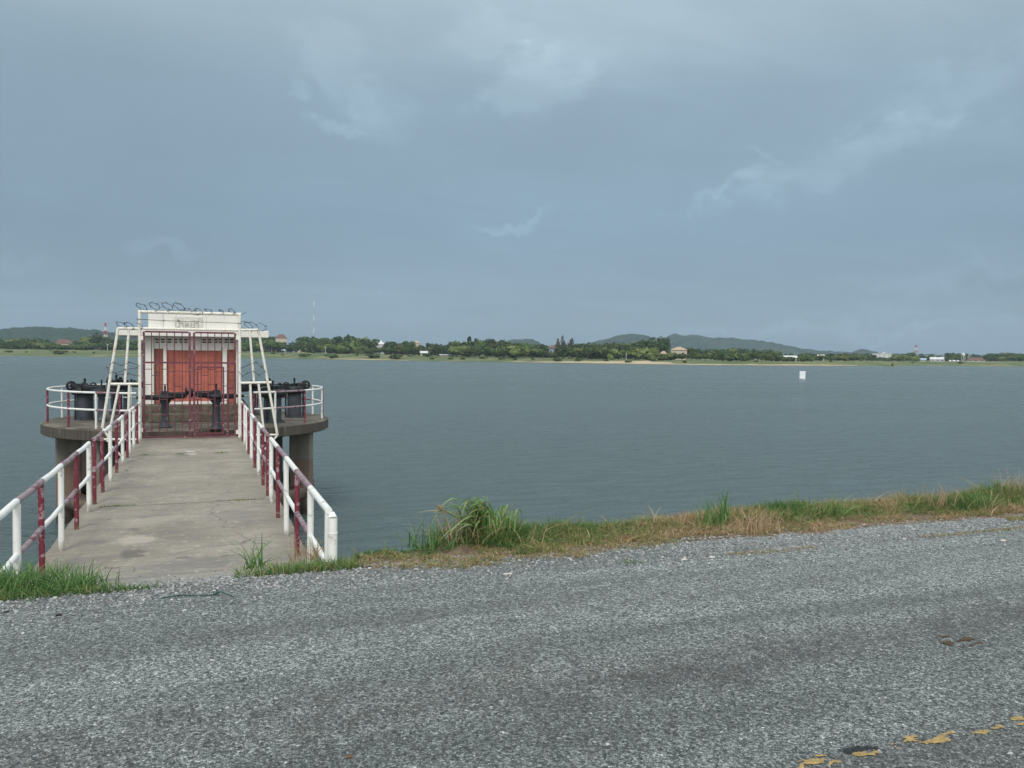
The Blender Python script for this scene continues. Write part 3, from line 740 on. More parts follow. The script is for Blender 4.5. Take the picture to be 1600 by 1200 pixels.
put(tub_hoist, 133, 656, 'wide blue grey drum hoist standing leftmost on the platform', math.radians(200), r=.2, h=.66)
put(ped_hoist, 159, 658, 'dark pedestal hoist just right of the leftmost drum hoist', math.radians(150), r=.08, h=.72, arm=.4)
put(tub_hoist, 182, 647, 'dark drum hoist behind the left wing frame of the gate', math.radians(70), r=.15, h=.7)
put(ped_hoist, 234, 644, 'thin pedestal hoist by the left corner of the white hut', math.radians(175), r=.05, h=.72, arm=.4)
put(ped_hoist, 258, 668, 'pedestal hoist behind the left gate leaf, close to the bars', math.radians(-2), r=.08, h=.66, arm=.62)
put(ped_hoist, 338, 671, 'pedestal hoist behind the right gate leaf, beside the wicket door', math.radians(185), r=.085, h=.72, arm=.55)
put(ped_hoist, 362, 652, 'pedestal hoist by the right corner of the white hut', math.radians(10), r=.06, h=.68, arm=.4)
put(ped_hoist, 196, 643, 'thin dark pedestal hoist at the rear left, beside the gate wing', math.radians(160), r=.06, h=.74, arm=.4)
put(ped_hoist, 271, 645, 'pedestal hoist in front of the left side of the red doors', math.radians(0), r=.09, h=.62, arm=.45)
put(ped_hoist, 397, 647, 'slim pedestal hoist behind the right wing frame of the gate', math.radians(10), r=.06, h=.78, arm=.35)
put(tub_hoist, 426, 660, 'wide drum hoist on the right side, nearer of the two drums', math.radians(55), r=.22, h=.66)
put(tub_hoist, 460, 652, 'wide drum hoist rightmost on the platform, with its hand wheel outward', math.radians(-15), r=.19, h=.68)

# ------------------------------------------------------------------ grass
def blades(name, pts, heights, tints, material, width=.008, lean=.5, seg=3, kink=1.0, azm=None):
    n = len(pts); pts = np.asarray(pts, dtype=np.float64); h = np.asarray(heights); ti = np.asarray(tints)
    az = RNG.uniform(0, 2 * PI, n) if azm is None else RNG.normal(azm[0], azm[1], n); ln = np.abs(RNG.normal(lean, lean * .6, n)); wd = width * RNG.uniform(.6, 1.3, n); fa = RNG.uniform(0, 2 * PI, n)
    V = np.zeros((n, (seg + 1) * 2, 3)); dx = np.cos(az); dy = np.sin(az); wx = np.cos(fa); wy = np.sin(fa)
    for k in range(seg + 1):
        q = k / seg; out = ln * h * q ** 1.8; up = h * (q - .35 * np.minimum(1.2, ln) * q ** 2.4 * kink)
        ww = wd * (1 - q ** 1.5) * .5 + .0006
        cx = pts[:, 0] + dx * out; cy = pts[:, 1] + dy * out; cz = pts[:, 2] + up
        V[:, 2 * k] = np.stack([cx - wx * ww, cy - wy * ww, cz], 1); V[:, 2 * k + 1] = np.stack([cx + wx * ww, cy + wy * ww, cz], 1)
    m = (seg + 1) * 2; off = (np.arange(n) * m)[:, None]
    F = np.concatenate([off + np.array([[2 * k, 2 * k + 1, 2 * k + 3, 2 * k + 2]]) for k in range(seg)], 0)
    return np_mesh(name, V.reshape(-1, 3), F, [material], attr=np.repeat(np.clip(ti, 0, 1), m))

pts = []; hs = []; ts = []
def edge_y(X): return front(X) + .05
def sow(n, xa, xb, ya, yb):
    for _ in range(n):
        X = random.uniform(xa, xb); Y = random.uniform(ya, yb)
        e = edge_y(X)
        if deckX0 - .02 < X < deckX1 + .03: continue
        d = Y - e
        cl = nz(X, Y, 1.6, 31) + .6 * nz(X, Y, 4.2, 17)
        if d < 0: continue
        if d < .2 and cl < .12 - d * 2.2: continue
        dry = nz(X, Y, .9, 51) * .5 + nz(X, Y, 3.5, 23) * .3
        side = min(1, max(0, (X - 2.2) / 2.5)) if X > 0 else 0
        t_ = (.08 if .9 < X < 2.2 else .17) + .36 * side + dry * 1.0 + (.2 if d < .15 else 0) + random.gauss(0, .14)
        low = .45 if .9 < X < 1.9 else 1.0
        h = (.045 + .05 * min(1, d / .4) + .06 * max(0, cl)) * random.uniform(.5, 1.4) * low
        if 2.4 < X < 6.4: h *= .72
        if Y > 6.1: h *= 1.1
        if random.random() < .012: h *= 2.2; t_ += .25
        pts.append((X, Y, bank_z(X, Y) - .01)); hs.append(h); ts.append(t_)
sow(66000, .9, 9.5, 5.3, 6.75)
sow(16000, 9.5, 16, 5.5, 6.9)
sow(12000, 16, 45, 5.5, 7.2)
sow(15000, -4.0, -1.38, 5.3, 6.7)
sow(8000, -14, -4.0, 5.4, 6.9)
sow(8000, 1.4, 3.2, 5.5, 6.9)
o = blades('verge_grass', pts, hs, ts, M['grass'], .0075, .95); tag(o, kind='stuff', label='uneven green and dry grass growing along the road edge above the water', cat='grass')
# creeping grass at the bridge mouth and in the deck joints
pts = []; hs = []; ts = []
for _ in range(1700):
    X = random.triangular(.15, 1.0, 1.0); Y = 5.5 + random.random() ** 1.2 * (.2 + .75 * max(0, X - .15))
    pts.append((X, Y, max(deck_z(Y), bank_z(X, Y)))); hs.append(random.uniform(.03, .12)); ts.append(random.gauss(.33, .2))
for _ in range(1300):
    X = random.triangular(-1.5, -.2, -1.45); Y = 5.42 + random.random() ** 1.5 * .3 * max(.15, (-.2 - X))
    pts.append((X, Y, max(deck_z(Y), ROADZ if Y < 5.6 else 0))); hs.append(random.uniform(.02, .07)); ts.append(random.gauss(.25, .15))
for Yj, spans in ((J1, ((-1.25, -.75), (.2, .8))), (J2, ((-1.2, -.8), (-.5, -.3), (.2, .5)))):
    for a, b in spans:
        for _ in range(150):
            pts.append((random.triangular(a, b), Yj + random.gauss(0, .012), -.01)); hs.append(random.uniform(.015, .05)); ts.append(random.gauss(.35, .2))
o = blades('joint_grass', pts, hs, ts, M['grass'], .007, .7); tag(o, kind='stuff', label='thin grass creeping over the bridge mouth and out of the deck joints', cat='grass')
# dry line between pavement and gravel shoulder
pts = []; hs = []; ts = []
for _ in range(2600):
    X = random.uniform(3.6, 12); Y = 5.02 + .03 * nz(X, 0, 2, 5) + random.gauss(0, .02)
    if nz(X, 3, 1.1, 8) < -.05: continue
    pts.append((X, Y, ROADZ)); hs.append(random.uniform(.008, .03)); ts.append(random.gauss(.66, .15))
for c, s_, n in (((1.75, 5.35), .1, 350), ((2.45, 5.42), .12, 500), ((1.5, 5.5), .14, 500), ((3.1, 5.5), .12, 300)):
    for _ in range(n):
        X = random.gauss(c[0], s_ * 1.6); Y = random.gauss(c[1], s_ * .5); pts.append((X, Y, ROADZ)); hs.append(random.uniform(.01, .045)); ts.append(random.gauss(.62, .18))
o = blades('shoulder_grass', pts, hs, ts, M['grass'], .006, .9); tag(o, kind='stuff', label='dry flattened grass in a thin line on the gravel shoulder', cat='grass')

for _ in range(26000):
    X = random.uniform(.98, 10); Y = edge_y(X) + random.uniform(-.22, .2)
    if nz(X, Y, 2.3, 61) + .5 * nz(X, Y, 6, 62) < (.28 if Y < edge_y(X) else -.12): continue
    pts.append((X, Y, max(ROADZ, bank_z(X, Y)))); hs.append(random.uniform(.012, .04)); ts.append(random.gauss(.66 + .1 * nz(X, Y, 1.5, 3), .2))
bpy.data.objects.remove(o)
o = blades('shoulder_grass', pts, hs, ts, M['grass'], .006, 1.1); tag(o, kind='stuff', label='dry flattened grass in a thin line on the gravel shoulder', cat='grass')

def tuft(px, py, z, n, h, spread, label, tint=(.5, .2), width=.014, lean=.8, kink=1.0, azm=None, cat='grass tuft'):
    p = at_z(px, py, z); P_ = [(random.gauss(0, spread), random.gauss(0, spread * .7), 0) for _ in range(n)]
    o_ = blades('grass_tuft', P_, [h * random.uniform(.45, 1.1) for _ in range(n)], [random.gauss(*tint) for _ in range(n)], M['tuft'] if tint[0] < .75 else M['grass'], width, lean, 6, kink, azm)
    o_.location = (p.x, p.y, min(z, bank_z(p.x, p.y)) - .02 if deckX1 < p.x or p.x < deckX0 else z - .02)
    tag(o_, label, cat); return o_
def arching(px, py, z, n, label, azs, r0, r1, h0, h1, width, tint):
    p = at_z(px, py, z); seg = 7; V = []; F = []; T = []
    for i in range(n):
        az = random.choice(azs) + random.gauss(0, .5); r = random.uniform(r0, r1) * random.uniform(.5, 1); h = random.uniform(h0, h1); w = width * random.uniform(.6, 1.2)
        bx, by = random.gauss(0, .05), random.gauss(0, .05); dx, dy = math.cos(az), math.sin(az); b = len(V); t_ = random.gauss(*tint); dr = random.uniform(.55, .8); fold = random.uniform(-.6, .6)
        for k in range(seg + 1):
            q = k / seg; up = h * (1 - ((q - dr) / dr) ** 2); out = r * q ** 1.3; ww = w * (1 - q ** 2) * .5 * min(1, .5 + 2 * q) + .0006
            c = (bx + dx * out, by + dy * out, up); V += [(c[0] - dy * ww, c[1] + dx * ww, c[2] + ww * fold), (c[0] + dy * ww, c[1] - dx * ww, c[2] - ww * fold)]; T += [t_ + .15 * q] * 2
        F += [(b + 2 * k, b + 2 * k + 1, b + 2 * k + 3, b + 2 * k + 2) for k in range(seg)]
    o_ = np_mesh('grass_tuft', V, F, [M['tuft']], attr=np.clip(T, 0, 1)); o_.location = (p.x, p.y, z - .03); tag(o_, label, 'grass tuft')
arching(758, 838, .56, 120, 'tall arching bright green grass tuft on the verge, biggest of all', (PI, PI, PI + .5, PI - .4), .14, .55, .16, .34, .018, (.65, .25))
arching(783, 836, .56, 50, 'shorter right half of green blades beside the biggest arching tuft', (0, -.4, .3, 1.5), .06, .24, .1, .27, .016, (.7, .2))
tuft(722, 838, .57, 130, .3, .11, 'brownish dry undergrowth at the left foot of the biggest arching tuft', (.78, .12), .009, .8)
tuft(690, 842, .57, 140, .24, .12, 'soft green weedy clump left of the biggest arching tuft', (.3, .2), .008, .7)
tuft(1115, 812, .58, 60, .3, .07, 'upright green tuft on the verge below the middle of the water', (.4, .2), .011, .35)
tuft(1128, 808, .58, 30, .34, .03, 'spiky narrow green tuft right beside the upright middle tuft', (.35, .2), .012, .2)
tuft(1308, 798, .58, 70, .26, .06, 'rounded yellow green tuft on the verge below the white water marker', (.7, .15), .011, .6)
tuft(1180, 815, .58, 110, .24, .1, 'straw coloured dry tuft among the verge grass, left of the rounded tuft', (.9, .08), .006, .5)
tuft(1462, 785, .58, 90, .26, .1, 'reddish dry tuft toward the right end of the verge', (.82, .08), .006, .45)
tuft(1530, 782, .58, 70, .24, .08, 'fresh green tuft near the right end of the verge', (.55, .15), .011, .5)
tuft(1590, 770, .58, 110, .34, .12, 'tall pale seeding grass at the right edge of the picture', (.95, .06), .005, .4)
tuft(400, 884, .42, 26, .3, .05, 'long bladed green tuft lying over the right corner of the bridge mouth', (.35, .15), .012, 1.5)
tuft(480, 872, .4, 60, .22, .07, 'brownish dry tuft at the foot of the thick white end post', (.8, .1), .006, .7)
tuft(128, 922, .48, 18, .26, .03, 'few long green blades spreading onto the concrete at the left corner', (.3, .15), .014, 1.3, 1.5, (0, .6))
tuft(30, 915, .5, 620, .17, .17, 'dense green tuft around the left railing foot', (.33, .22), .008, .7)
tuft(100, 920, .5, 330, .12, .12, 'low dense green grass patch right of the left railing foot', (.3, .2), .008, .8)
tuft(985, 880, .5, 26, .07, .04, 'tiny green tuft alone on the gravel shoulder', (.5, .2), .006, .7)

q0 = at_z(735, 838, .56); q1 = at_y(684, 798, q0.y - .02)
st_ = thing('weed_stalk', 'bent dry weed stalk with a brown seed head leaning out left of the biggest tuft', 'weed', q0)
MB().tube([q0, q0.lerp(q1, .4) + Vector((0, 0, .06)), q0.lerp(q1, .8) + Vector((0, 0, .04)), q1], [.004, .003, .0025, .002], 5).build('stem', M['grass'], st_)
P_ = [tuple(q1.lerp(q0, abs(random.gauss(0, .12))) - q0 + Vector((0, 0, random.uniform(0, .03)))) for _ in range(60)]
blades('seed_head', P_, [random.uniform(.02, .05) for _ in range(60)], [random.gauss(.85, .08) for _ in range(60)], M['grass'], .006, .8).parent = st_

# loose gravel
def stones(name, arr, label):
    ico = [(-.53, 0, .85), (.53, 0, .85), (-.53, 0, -.85), (.53, 0, -.85), (0, .85, .53), (0, .85, -.53), (0, -.85, .53), (0, -.85, -.53), (.85, .53, 0), (-.85, .53, 0), (.85, -.53, 0), (-.85, -.53, 0)]
    fc = [(0, 1, 4), (0, 4, 9), (9, 4, 5), (4, 8, 5), (4, 1, 8), (8, 1, 10), (8, 10, 3), (5, 8, 3), (5, 3, 2), (2, 3, 7), (7, 3, 10), (7, 10, 6), (7, 6, 11), (11, 6, 0), (0, 6, 1), (6, 10, 1), (9, 11, 0), (9, 2, 11), (9, 5, 2), (7, 11, 2)]
    A = np.asarray(arr); n = len(A); I = np.asarray(ico); 
    V = I[None] * A[:, None, 3:4] * RNG.uniform(.6, 1.35, (n, 12, 1)) * np.stack([RNG.uniform(.8, 1.5, n), RNG.uniform(.7, 1.1, n), RNG.uniform(.45, .75, n)], 1)[:, None, :]
    th = RNG.uniform(0, 2 * PI, n); c, s_ = np.cos(th)[:, None], np.sin(th)[:, None]
    V = np.stack([V[..., 0] * c - V[..., 1] * s_, V[..., 0] * s_ + V[..., 1] * c, V[..., 2]], -1) + A[:, None, :3]
    F = (np.arange(n) * 12)[:, None, None] + np.asarray(fc)[None]
    ti = np.repeat(np.clip(RNG.normal(.5, .24, n), 0, 1), 12)
    o_ = np_mesh(name, V.reshape(-1, 3), F.reshape(-1, 3), [M['stone']], attr=ti); tag(o_, kind='stuff', label=label, cat='gravel'); return o_
arr = []
for _ in range(15000):
    X = random.uniform(-1.2, 14); Y = 5.62 - abs(random.gauss(0, .2)); 
    if X > 3: Y = random.uniform(4.98, 5.75)
    elif X < 1.0: Y = random.uniform(5.2, 5.6)
    if random.random() < .35: Y += random.uniform(-.5, .1)
    arr.append((X, Y, ROADZ + .002, abs(random.gauss(.0048, .0024)) + .0025))
for _ in range(3600):
    X = random.uniform(-1.3, .8); Y = 5.45 + abs(random.gauss(0, .6))
    arr.append((X, Y, max(deck_z(Y), 0) + .002, abs(random.gauss(.0042, .002)) + .002))
for _ in range(2600):
    arr.append((random.uniform(-4, 9), random.uniform(1.6, 5.2), ROADZ + .001, abs(random.gauss(.0032, .0014)) + .002))
stones('gravel', arr, 'loose grey crushed stone scattered on the road shoulder')

# litter and single stones
def pebble(px, py, r, label, material, z=ROADZ, sc=(1.4, 1, .5), cat='stone', name='loose_stone'):
    p = at_z(px, py, z); mb = MB(); vs = []; fs = []; nr, ns = 5, 9
    for i in range(nr + 1):
        for k in range(ns):
            th = PI * i / nr; a = 2 * PI * k / ns; j = 1 + .3 * nz(i * 1.7 + px, k * 1.3, 1, r * 90)
            vs.append((p.x + r * sc[0] * math.sin(th) * math.cos(a) * j, p.y + r * sc[1] * math.sin(th) * math.sin(a) * j, p.z + r * sc[2] * (math.cos(th) * j + .7)))
    for i in range(nr):
        for k in range(ns): fs.append((i * ns + k, (i + 1) * ns + k, (i + 1) * ns + (k + 1) % ns, i * ns + (k + 1) % ns))
    mb.add(vs, fs, 0, False); o_ = mb.build(name, material, origin=p); tag(o_, label, cat); return o_
M['pale_stone'] = simple('pale stone', (.5, .48, .46), .2, 40, .9)
M['black_bit'] = simple('black rubber scrap', (.012, .012, .013), .2, 20, .6)
M['green_string'] = simple('green nylon string', (.01, .06, .05), .2, 20, .6)
pebble(92, 962, .013, 'black rubber scrap lying on the road in front of the left grass', M['black_bit'], sc=(1.4, .8, .6), cat='scrap', name='rubber_scrap')
pebble(10, 957, .011, 'small dark scrap on the road at the left edge', M['black_bit'], sc=(1.3, .8, .5), cat='scrap', name='rubber_scrap')
pebble(793, 898, .017, 'flat whitish stone on the shoulder below the biggest grass tuft', M['pale_stone'], sc=(2.1, .9, .4))
pebble(1112, 872, .018, 'whitish stone on the shoulder below the upright middle tuft', M['pale_stone'], sc=(1.5, .9, .5))
pebble(1069, 875, .016, 'pale flat stone just left of the whitish shoulder stone', M['pale_stone'], sc=(1.9, .9, .4))
pebble(1567, 846, .018, 'pale stone on the gravel near the right edge', M['pale_stone'], sc=(1.8, .9, .5))
pebble(546, 1183, .009, 'small rusty brown stone on the road at the bottom', simple('rusty stone', (.16, .09, .05), .2, 30, .9))
p = at_z(337, 932, ROADZ)
tp = [(p.x - .3, p.y + .05, ROADZ + .006), (p.x - .2, p.y + .06, ROADZ + .012), (p.x - .1, p.y + .03, ROADZ + .008), (p.x - .03, p.y, ROADZ + .01), (p.x + .015, p.y - .02, ROADZ + .018), (p.x + .02, p.y + .02, ROADZ + .02), (p.x - .015, p.y + .015, ROADZ + .026), (p.x - .01, p.y - .02, ROADZ + .02), (p.x + .03, p.y - .005, ROADZ + .028), (p.x + .1, p.y - .06, ROADZ + .006)]
tag(MB().tube(tp, .0035, 6).build('green_string', M['green_string'], origin=p), 'knotted green string scrap on the road before the bridge', 'string')
p = at_z(298, 706, 0)
tag(MB().box((p.x, p.y, .006), (.16, .09, .012), rot=Matrix.Rotation(.1, 3, 'Z')).build('paper_scrap', M['pale_stone'], origin=p), 'pale paper scrap lying on the bridge deck before the gate', 'paper')

# ------------------------------------------------------------------ water marker
p = at_z(1253, 592.5, WATER); fw = p.dot(FH)
mk = thing('water_marker', 'white box shaped marker standing alone on the open water', 'marker', (p.x, p.y, WATER), YAW * -1 - .35)
w = 8.6 * fw / FPX; h = 12.2 * fw / FPX
M['marker'] = simple('white marker paint', (.78, .8, .84), .05, 3, .6); M['marker_side'] = simple('grey marker side', (.5, .54, .6), .1, 3, .6)
def LL(mb, nm, mt, par):
    o_ = mb.build(nm, mt); o_.parent = par; return o_
LL(MB().box((.1, 0, h / 2 + .1), (w, .75, h - .1), bev=.03), 'box', M['marker'], mk)
LL(MB().cyl((.1, 0), w * .62, -.2, .1, 20), 'float_ring', M['marker_side'], mk)
LL(MB().box((-w / 2 + .09, -.08, h * .62), (.02, .3, .5)), 'number_plate', M['dark'], mk)

# ------------------------------------------------------------------ far shore
SH = [(-900, 7.8), (-300, 8.2), (0, 8.4), (200, 8.3), (450, 7.9), (520, 8.9), (620, 9.3), (720, 9.7), (800, 10), (900, 10.8), (1000, 11.4), (1100, 11.5), (1200, 11.3), (1300, 10.8), (1380, 9.6), (1450, 8.8), (1600, 8.6), (2000, 8.2), (2600, 7.6)]
def lerp_tab(tab, x):
    if x <= tab[0][0]: return tab[0][1]
    for (a, va), (b, vb) in zip(tab, tab[1:]):
        if x <= b: return va + (vb - va) * (x - a) / (b - a)
    return tab[-1][1]
def shore(px): return (EYE.z - WATER) * FPX / (lerp_tab(SH, px)) + 9 * nz(px, 0, .02, 3)
ZT = [(-300, 3.2), (420, 3.0), (520, 2.2), (600, 1.7), (700, 1.2), (850, .5), (1000, -.1), (1200, 0), (1400, .3), (1550, .9), (1600, 1.3), (2000, 1.6)]
WT = [(450, 62), (800, 45), (1000, 35), (1300, 35), (1600, 42), (2000, 60)]
def land_z(px, s):
    zt_ = lerp_tab(ZT, px); w_ = lerp_tab(WT, px); z0 = WATER - .5
    z = z0 + (s + 8) / (w_ + 8) * (zt_ - z0) if s < w_ else zt_ + (s - w_) * .003
    return z + (.25 * nz(px * .05, s * .05, 1, 6) if s > 4 else 0) + max(0, s - 400) * .006
svals = [-30, -12, -8, -4, 0, 5, 12, 20, 30, 45, 62, 90, 130, 200, 300, 450, 700, 1000, 1500, 2200, 3000]
pxs = list(range(-1000, 2700, 25))
V = [far(px, shore(px) + s, land_z(px, s)) for s in svals for px in pxs]
npx = len(pxs)
F = [(j * npx + i, j * npx + i + 1, (j + 1) * npx + i + 1, (j + 1) * npx + i) for j in range(len(svals) - 1) for i in range(npx - 1)]
o = np_mesh('far_shore', V, F, [M['far_ground']], smooth=True); tag(o, kind='structure')
# sand strip along the waterline
BW = [(500, 0), (527, 4), (570, 8), (612, 3), (640, 0), (790, 0), (840, 5), (880, 12), (940, 20), (1000, 26), (1045, 18), (1060, 7), (1150, 6), (1250, 8), (1320, 6), (1345, 0)]
pp = list(range(500, 1346, 6)); V = []; F = []
ks = [0, .25, .5, .75, 1]
for px in pp:
    w = max(.2, lerp_tab(BW, px) * (1 + .4 * nz(px, 0, .06, 2)))
    for k in ks: s = 3 + k * w; V.append(far(px, shore(px) + s, land_z(px, s) + .16 * (1 - (2 * k - 1) ** 4) + .02))
for i in range(len(pp) - 1):
    if lerp_tab(BW, pp[i]) < .5: continue
    for j in range(4): F.append((i * 5 + j, (i + 1) * 5 + j, (i + 1) * 5 + j + 1, i * 5 + j + 1))
o = np_mesh('sand_beach', V, F, [M['sand']], smooth=True); tag(o, kind='structure')

# hills
def hill(name, prof, d0, half):
    xs_ = np.arange(prof[0][0], prof[-1][0] + 1, 4); rows = np.linspace(-1, 1, 25); V = []
    for r in rows:
        for px in xs_:
            fwd = d0 + r * half; top = lerp_tab(prof, px) / FPX * d0 + EYE.z
            base_ = -4.0; zz_ = base_ + (top - base_) * max(0, 1 - abs(r) ** 1.8)
            zz_ += (7.0 * nz(px * .05, r * 7, 1, 7) + 4.5 * nz(px * .16, r * 25, 1, 13) + 3.0 * nz(px * .5, r * 40, 1, 5)) * (d0 / 3000) * min(1, max(0, 1 - abs(r)) * 3) * min(1, lerp_tab(prof, px) / 14)
            V.append(far(px, fwd, zz_))
    nx = len(xs_); F = [(j * nx + i, j * nx + i + 1, (j + 1) * nx + i + 1, (j + 1) * nx + i) for j in range(len(rows) - 1) for i in range(nx - 1)]
    o_ = np_mesh(name, V, F, [M['hill']], smooth=True); tag(o_, kind='structure'); return o_
hill('hills', [(-700, 0), (-500, 14), (-200, 26), (0, 33), (60, 35.5), (100, 36), (130, 35), (165, 30.5), (200, 28), (260, 22), (330, 12), (420, 0)], 2000, 420)
hill('hills', [(740, 0), (780, 18), (800, 25), (815, 26), (832, 24), (852, 17), (890, 0)], 2900, 300)
hill('hills', [(840, 0), (900, 16), (940, 26), (960, 32), (985, 36), (1003, 35.5), (1025, 30), (1060, 18), (1110, 0)], 3000, 350)
hill('hills', [(960, 0), (1010, 20), (1035, 31), (1055, 35.5), (1075, 36), (1100, 33), (1150, 30), (1190, 27), (1220, 22), (1250, 16), (1290, 12), (1330, 11), (1400, 9), (1600, 9), (2000, 8), (2400, 0)], 3300, 380)
hill('hills', [(1300, 0), (1325, 10), (1345, 16.5), (1365, 12), (1400, 0)], 3000, 200)

# trees
def crown_geo(rng, W, H, z0, lobes, nleaf, leaf, flat=.8):
    C = []; 
    for _ in range(lobes):
        a = rng.uniform(0, 2 * PI); r = W * .5 * math.sqrt(rng.uniform(0, .62)); C.append((r * math.cos(a), r * math.sin(a), z0 + H * rng.uniform(.25, .72), W * rng.uniform(.17, .3), H * rng.uniform(.17, .3)))
    C.append((0, 0, z0 + H * .5, W * .34, H * .42))
    V = []; F = []; T = []
    for i in range(nleaf):
        c = C[rng.integers(len(C))]; d = rng.normal(size=3); d /= np.linalg.norm(d); q = rng.uniform(.72, 1.05)
        p = np.array([c[0] + d[0] * c[3] * q, c[1] + d[1] * c[3] * q, c[2] + d[2] * c[4] * q])
        nrm = d + rng.normal(size=3) * .5; nrm /= np.linalg.norm(nrm)
        a = np.cross(nrm, rng.normal(size=3)); a /= np.linalg.norm(a); b = np.cross(nrm, a); s_ = leaf * rng.uniform(.6, 1.4)
        k = len(V); V += [p - a * s_ - b * s_ * .5, p + a * s_ * .5 - b * s_, p + a * s_ + b * s_ * .6, p - a * s_ * .6 + b * s_]
        F.append((k, k + 1, k + 2, k + 3)); t_ = min(1, max(0, rng.uniform(.1, .9))); T += [t_] * 4
    return V, F, T, C
def tree_mesh(kind, seed):
    rng = np.random.default_rng(seed)
    if kind == 'round': W, H, z0, lob = 9, 7.5, 2.0, 9
    elif kind == 'wide': W, H, z0, lob = 13, 6.5, 2.2, 12
    elif kind == 'tall': W, H, z0, lob = 6.5, 11, 2.4, 9
    else: W, H, z0, lob = 8, 4.5, .2, 8
    V, F, T, C = crown_geo(rng, W, H, z0, lob, 520, .55)
    tr = MB(); top = z0 + H * .6
    if kind != 'bush':
        tr.tube([(0, 0, -1), (.1, 0, z0), (0, .15, top)], [.38, .28, .1], 7)
        for c in C[:5]: tr.tube([(0.05, 0, z0 * .9), (c[0] * .6, c[1] * .6, (z0 + c[2]) / 2), (c[0], c[1], c[2])], [.17, .11, .04], 5)
    return V, F, T, tr, z0 + H
def tree_proto(name, kind, leafmat, seed):
    V, F, T, tr, H = tree_mesh(kind, seed)
    V = [tuple(v) for v in V]; b = len(V); nl = len(F)
    polys = [tuple(f) for f in F]; mi = [0] * nl
    V2 = V + tr.v
    for f in tr.f:
        polys.append(tuple(b + i for i in f)); mi.append(1)
    me = bpy.data.meshes.new(name); me.from_pydata(V2, [], polys)
    a = me.attributes.new('tint', 'FLOAT', 'POINT'); a.data.foreach_set('value', np.asarray(T + [0] * len(tr.v), dtype=np.float32))
    me.materials.append(leafmat); me.materials.append(M['bark']); me.polygons.foreach_set('material_index', mi); me.update()
    return me, H
KINDS = {'dark': ('dark green rounded', [tree_proto('shore_tree', k, M['leaf_dark'], 100 + i) for i, k in enumerate(('round', 'wide', 'round', 'tall'))]),
         'mid': ('mid green leafy', [tree_proto('shore_tree', k, M['leaf_mid'], 200 + i) for i, k in enumerate(('round', 'wide', 'tall', 'round'))]),
         'pale': ('pale yellow green', [tree_proto('shore_tree', k, M['leaf_pale'], 300 + i) for i, k in enumerate(('round', 'wide', 'bush'))]),
         'bush': ('low green bushy', [tree_proto('shore_bush', 'bush', M['leaf_mid'], 400 + i) for i in range(2)])}
TOP = [(-60, 20), (0, 20), (40, 21), (60, 24), (100, 17), (130, 18), (150, 28), (165, 24), (185, 20), (222, 20), (380, 28), (420, 33), (445, 32), (470, 29), (500, 28), (545, 31), (570, 27), (600, 24), (640, 22), (700, 21), (733, 28), (765, 26), (800, 23), (830, 21), (870, 23), (905, 25), (935, 22), (975, 25), (1000, 29), (1030, 33), (1050, 30), (1075, 19), (1100, 16), (1150, 18), (1200, 15), (1250, 12), (1280, 10), (1330, 11), (1360, 12), (1400, 11), (1475, 14), (1550, 13), (1600, 14), (1660, 14)]
SEG = [(-99, 160, 'left of the red and white striped tower'), (160, 225, 'between the striped tower and the gate'), (370, 490, 'between the hut and the thin white mast'), (490, 660, 'just right of the thin white mast'), (660, 860, 'left of the blue walled house'), (860, 1035, 'between the blue walled house and the tan building'), (1035, 1250, 'between the tan building and the white water marker'), (1250, 1400, 'around the white office block'), (1400, 1700, 'around the pale water tower at the far right')]
def seg_of(px):
    for a, b, s_ in SEG:
        if a <= px < b: return s_
    return None
AVOID = []   # (px0, px1, depth s limit): keep the buildings visible
def plant(px, s, hpx, kind, k=None, sx=1.0, name=None, label=None, cat='tree', group='auto'):
    desc, protos = KINDS[kind]; me, H = protos[k if k is not None else random.randrange(len(protos))]
    fwd = shore(px) + s; z = land_z(px, s)
    top = EYE.z + hpx / FPX * fwd; hgt = max(1.1, top - z); sc = hgt / H
    o_ = bpy.data.objects.new(name or ('shore_bush' if kind == 'bush' else 'shore_tree'), me); COL.objects.link(o_)
    q = far(px, fwd, z); o_.location = q; wx = sc * random.uniform(.95, 1.35) * sx
    o_.scale = (wx, wx, sc); o_.rotation_euler = (0, 0, random.uniform(0, 6.28))
    if label is None:
        sg = seg_of(px); w_ = 'bush' if kind == 'bush' else 'tree'
        label = f'{desc} shore {w_} {sg}'; grp = f'{desc} {w_}s {sg}'
        tag(o_, label, 'bush' if kind == 'bush' else 'tree', grp)
    else: tag(o_, label, cat)
    return o_
HOLES = [(86, 113, 12), (646, 657, 18), (428, 447, 22), (439, 464, 10), (583, 602, 14), (656, 669, 5), (858, 869, 8), (1046, 1070, 9), (1031, 1042, 6), (1362, 1393, 4), (1433, 1478, 1), (1500, 1540, 1), (1220, 1246, 5)]
def cap(px, h):
    for a, b, c in HOLES:
        if a - 5 < px < b + 5: return (c - 1.5) * random.uniform(.75, 1.0)
    return h
px = -12.0
random.seed(21)
while px < 1615:                                                 # back row
    if 226 < px < 368: px = 372
    far_right = px > 1080
    h = lerp_tab(TOP, px) * random.uniform(.84, 1.04)
    s = random.uniform(130, 230) if not far_right else random.uniform(300, 450)
    blocked = any(a - 3 < px < b + 3 for a, b, c in HOLES)
    if not blocked: plant(px, s, h, random.choices(['dark', 'mid', 'pale'], [.55, .4, .05])[0])
    px += random.uniform(7, 14)
px = -12.0
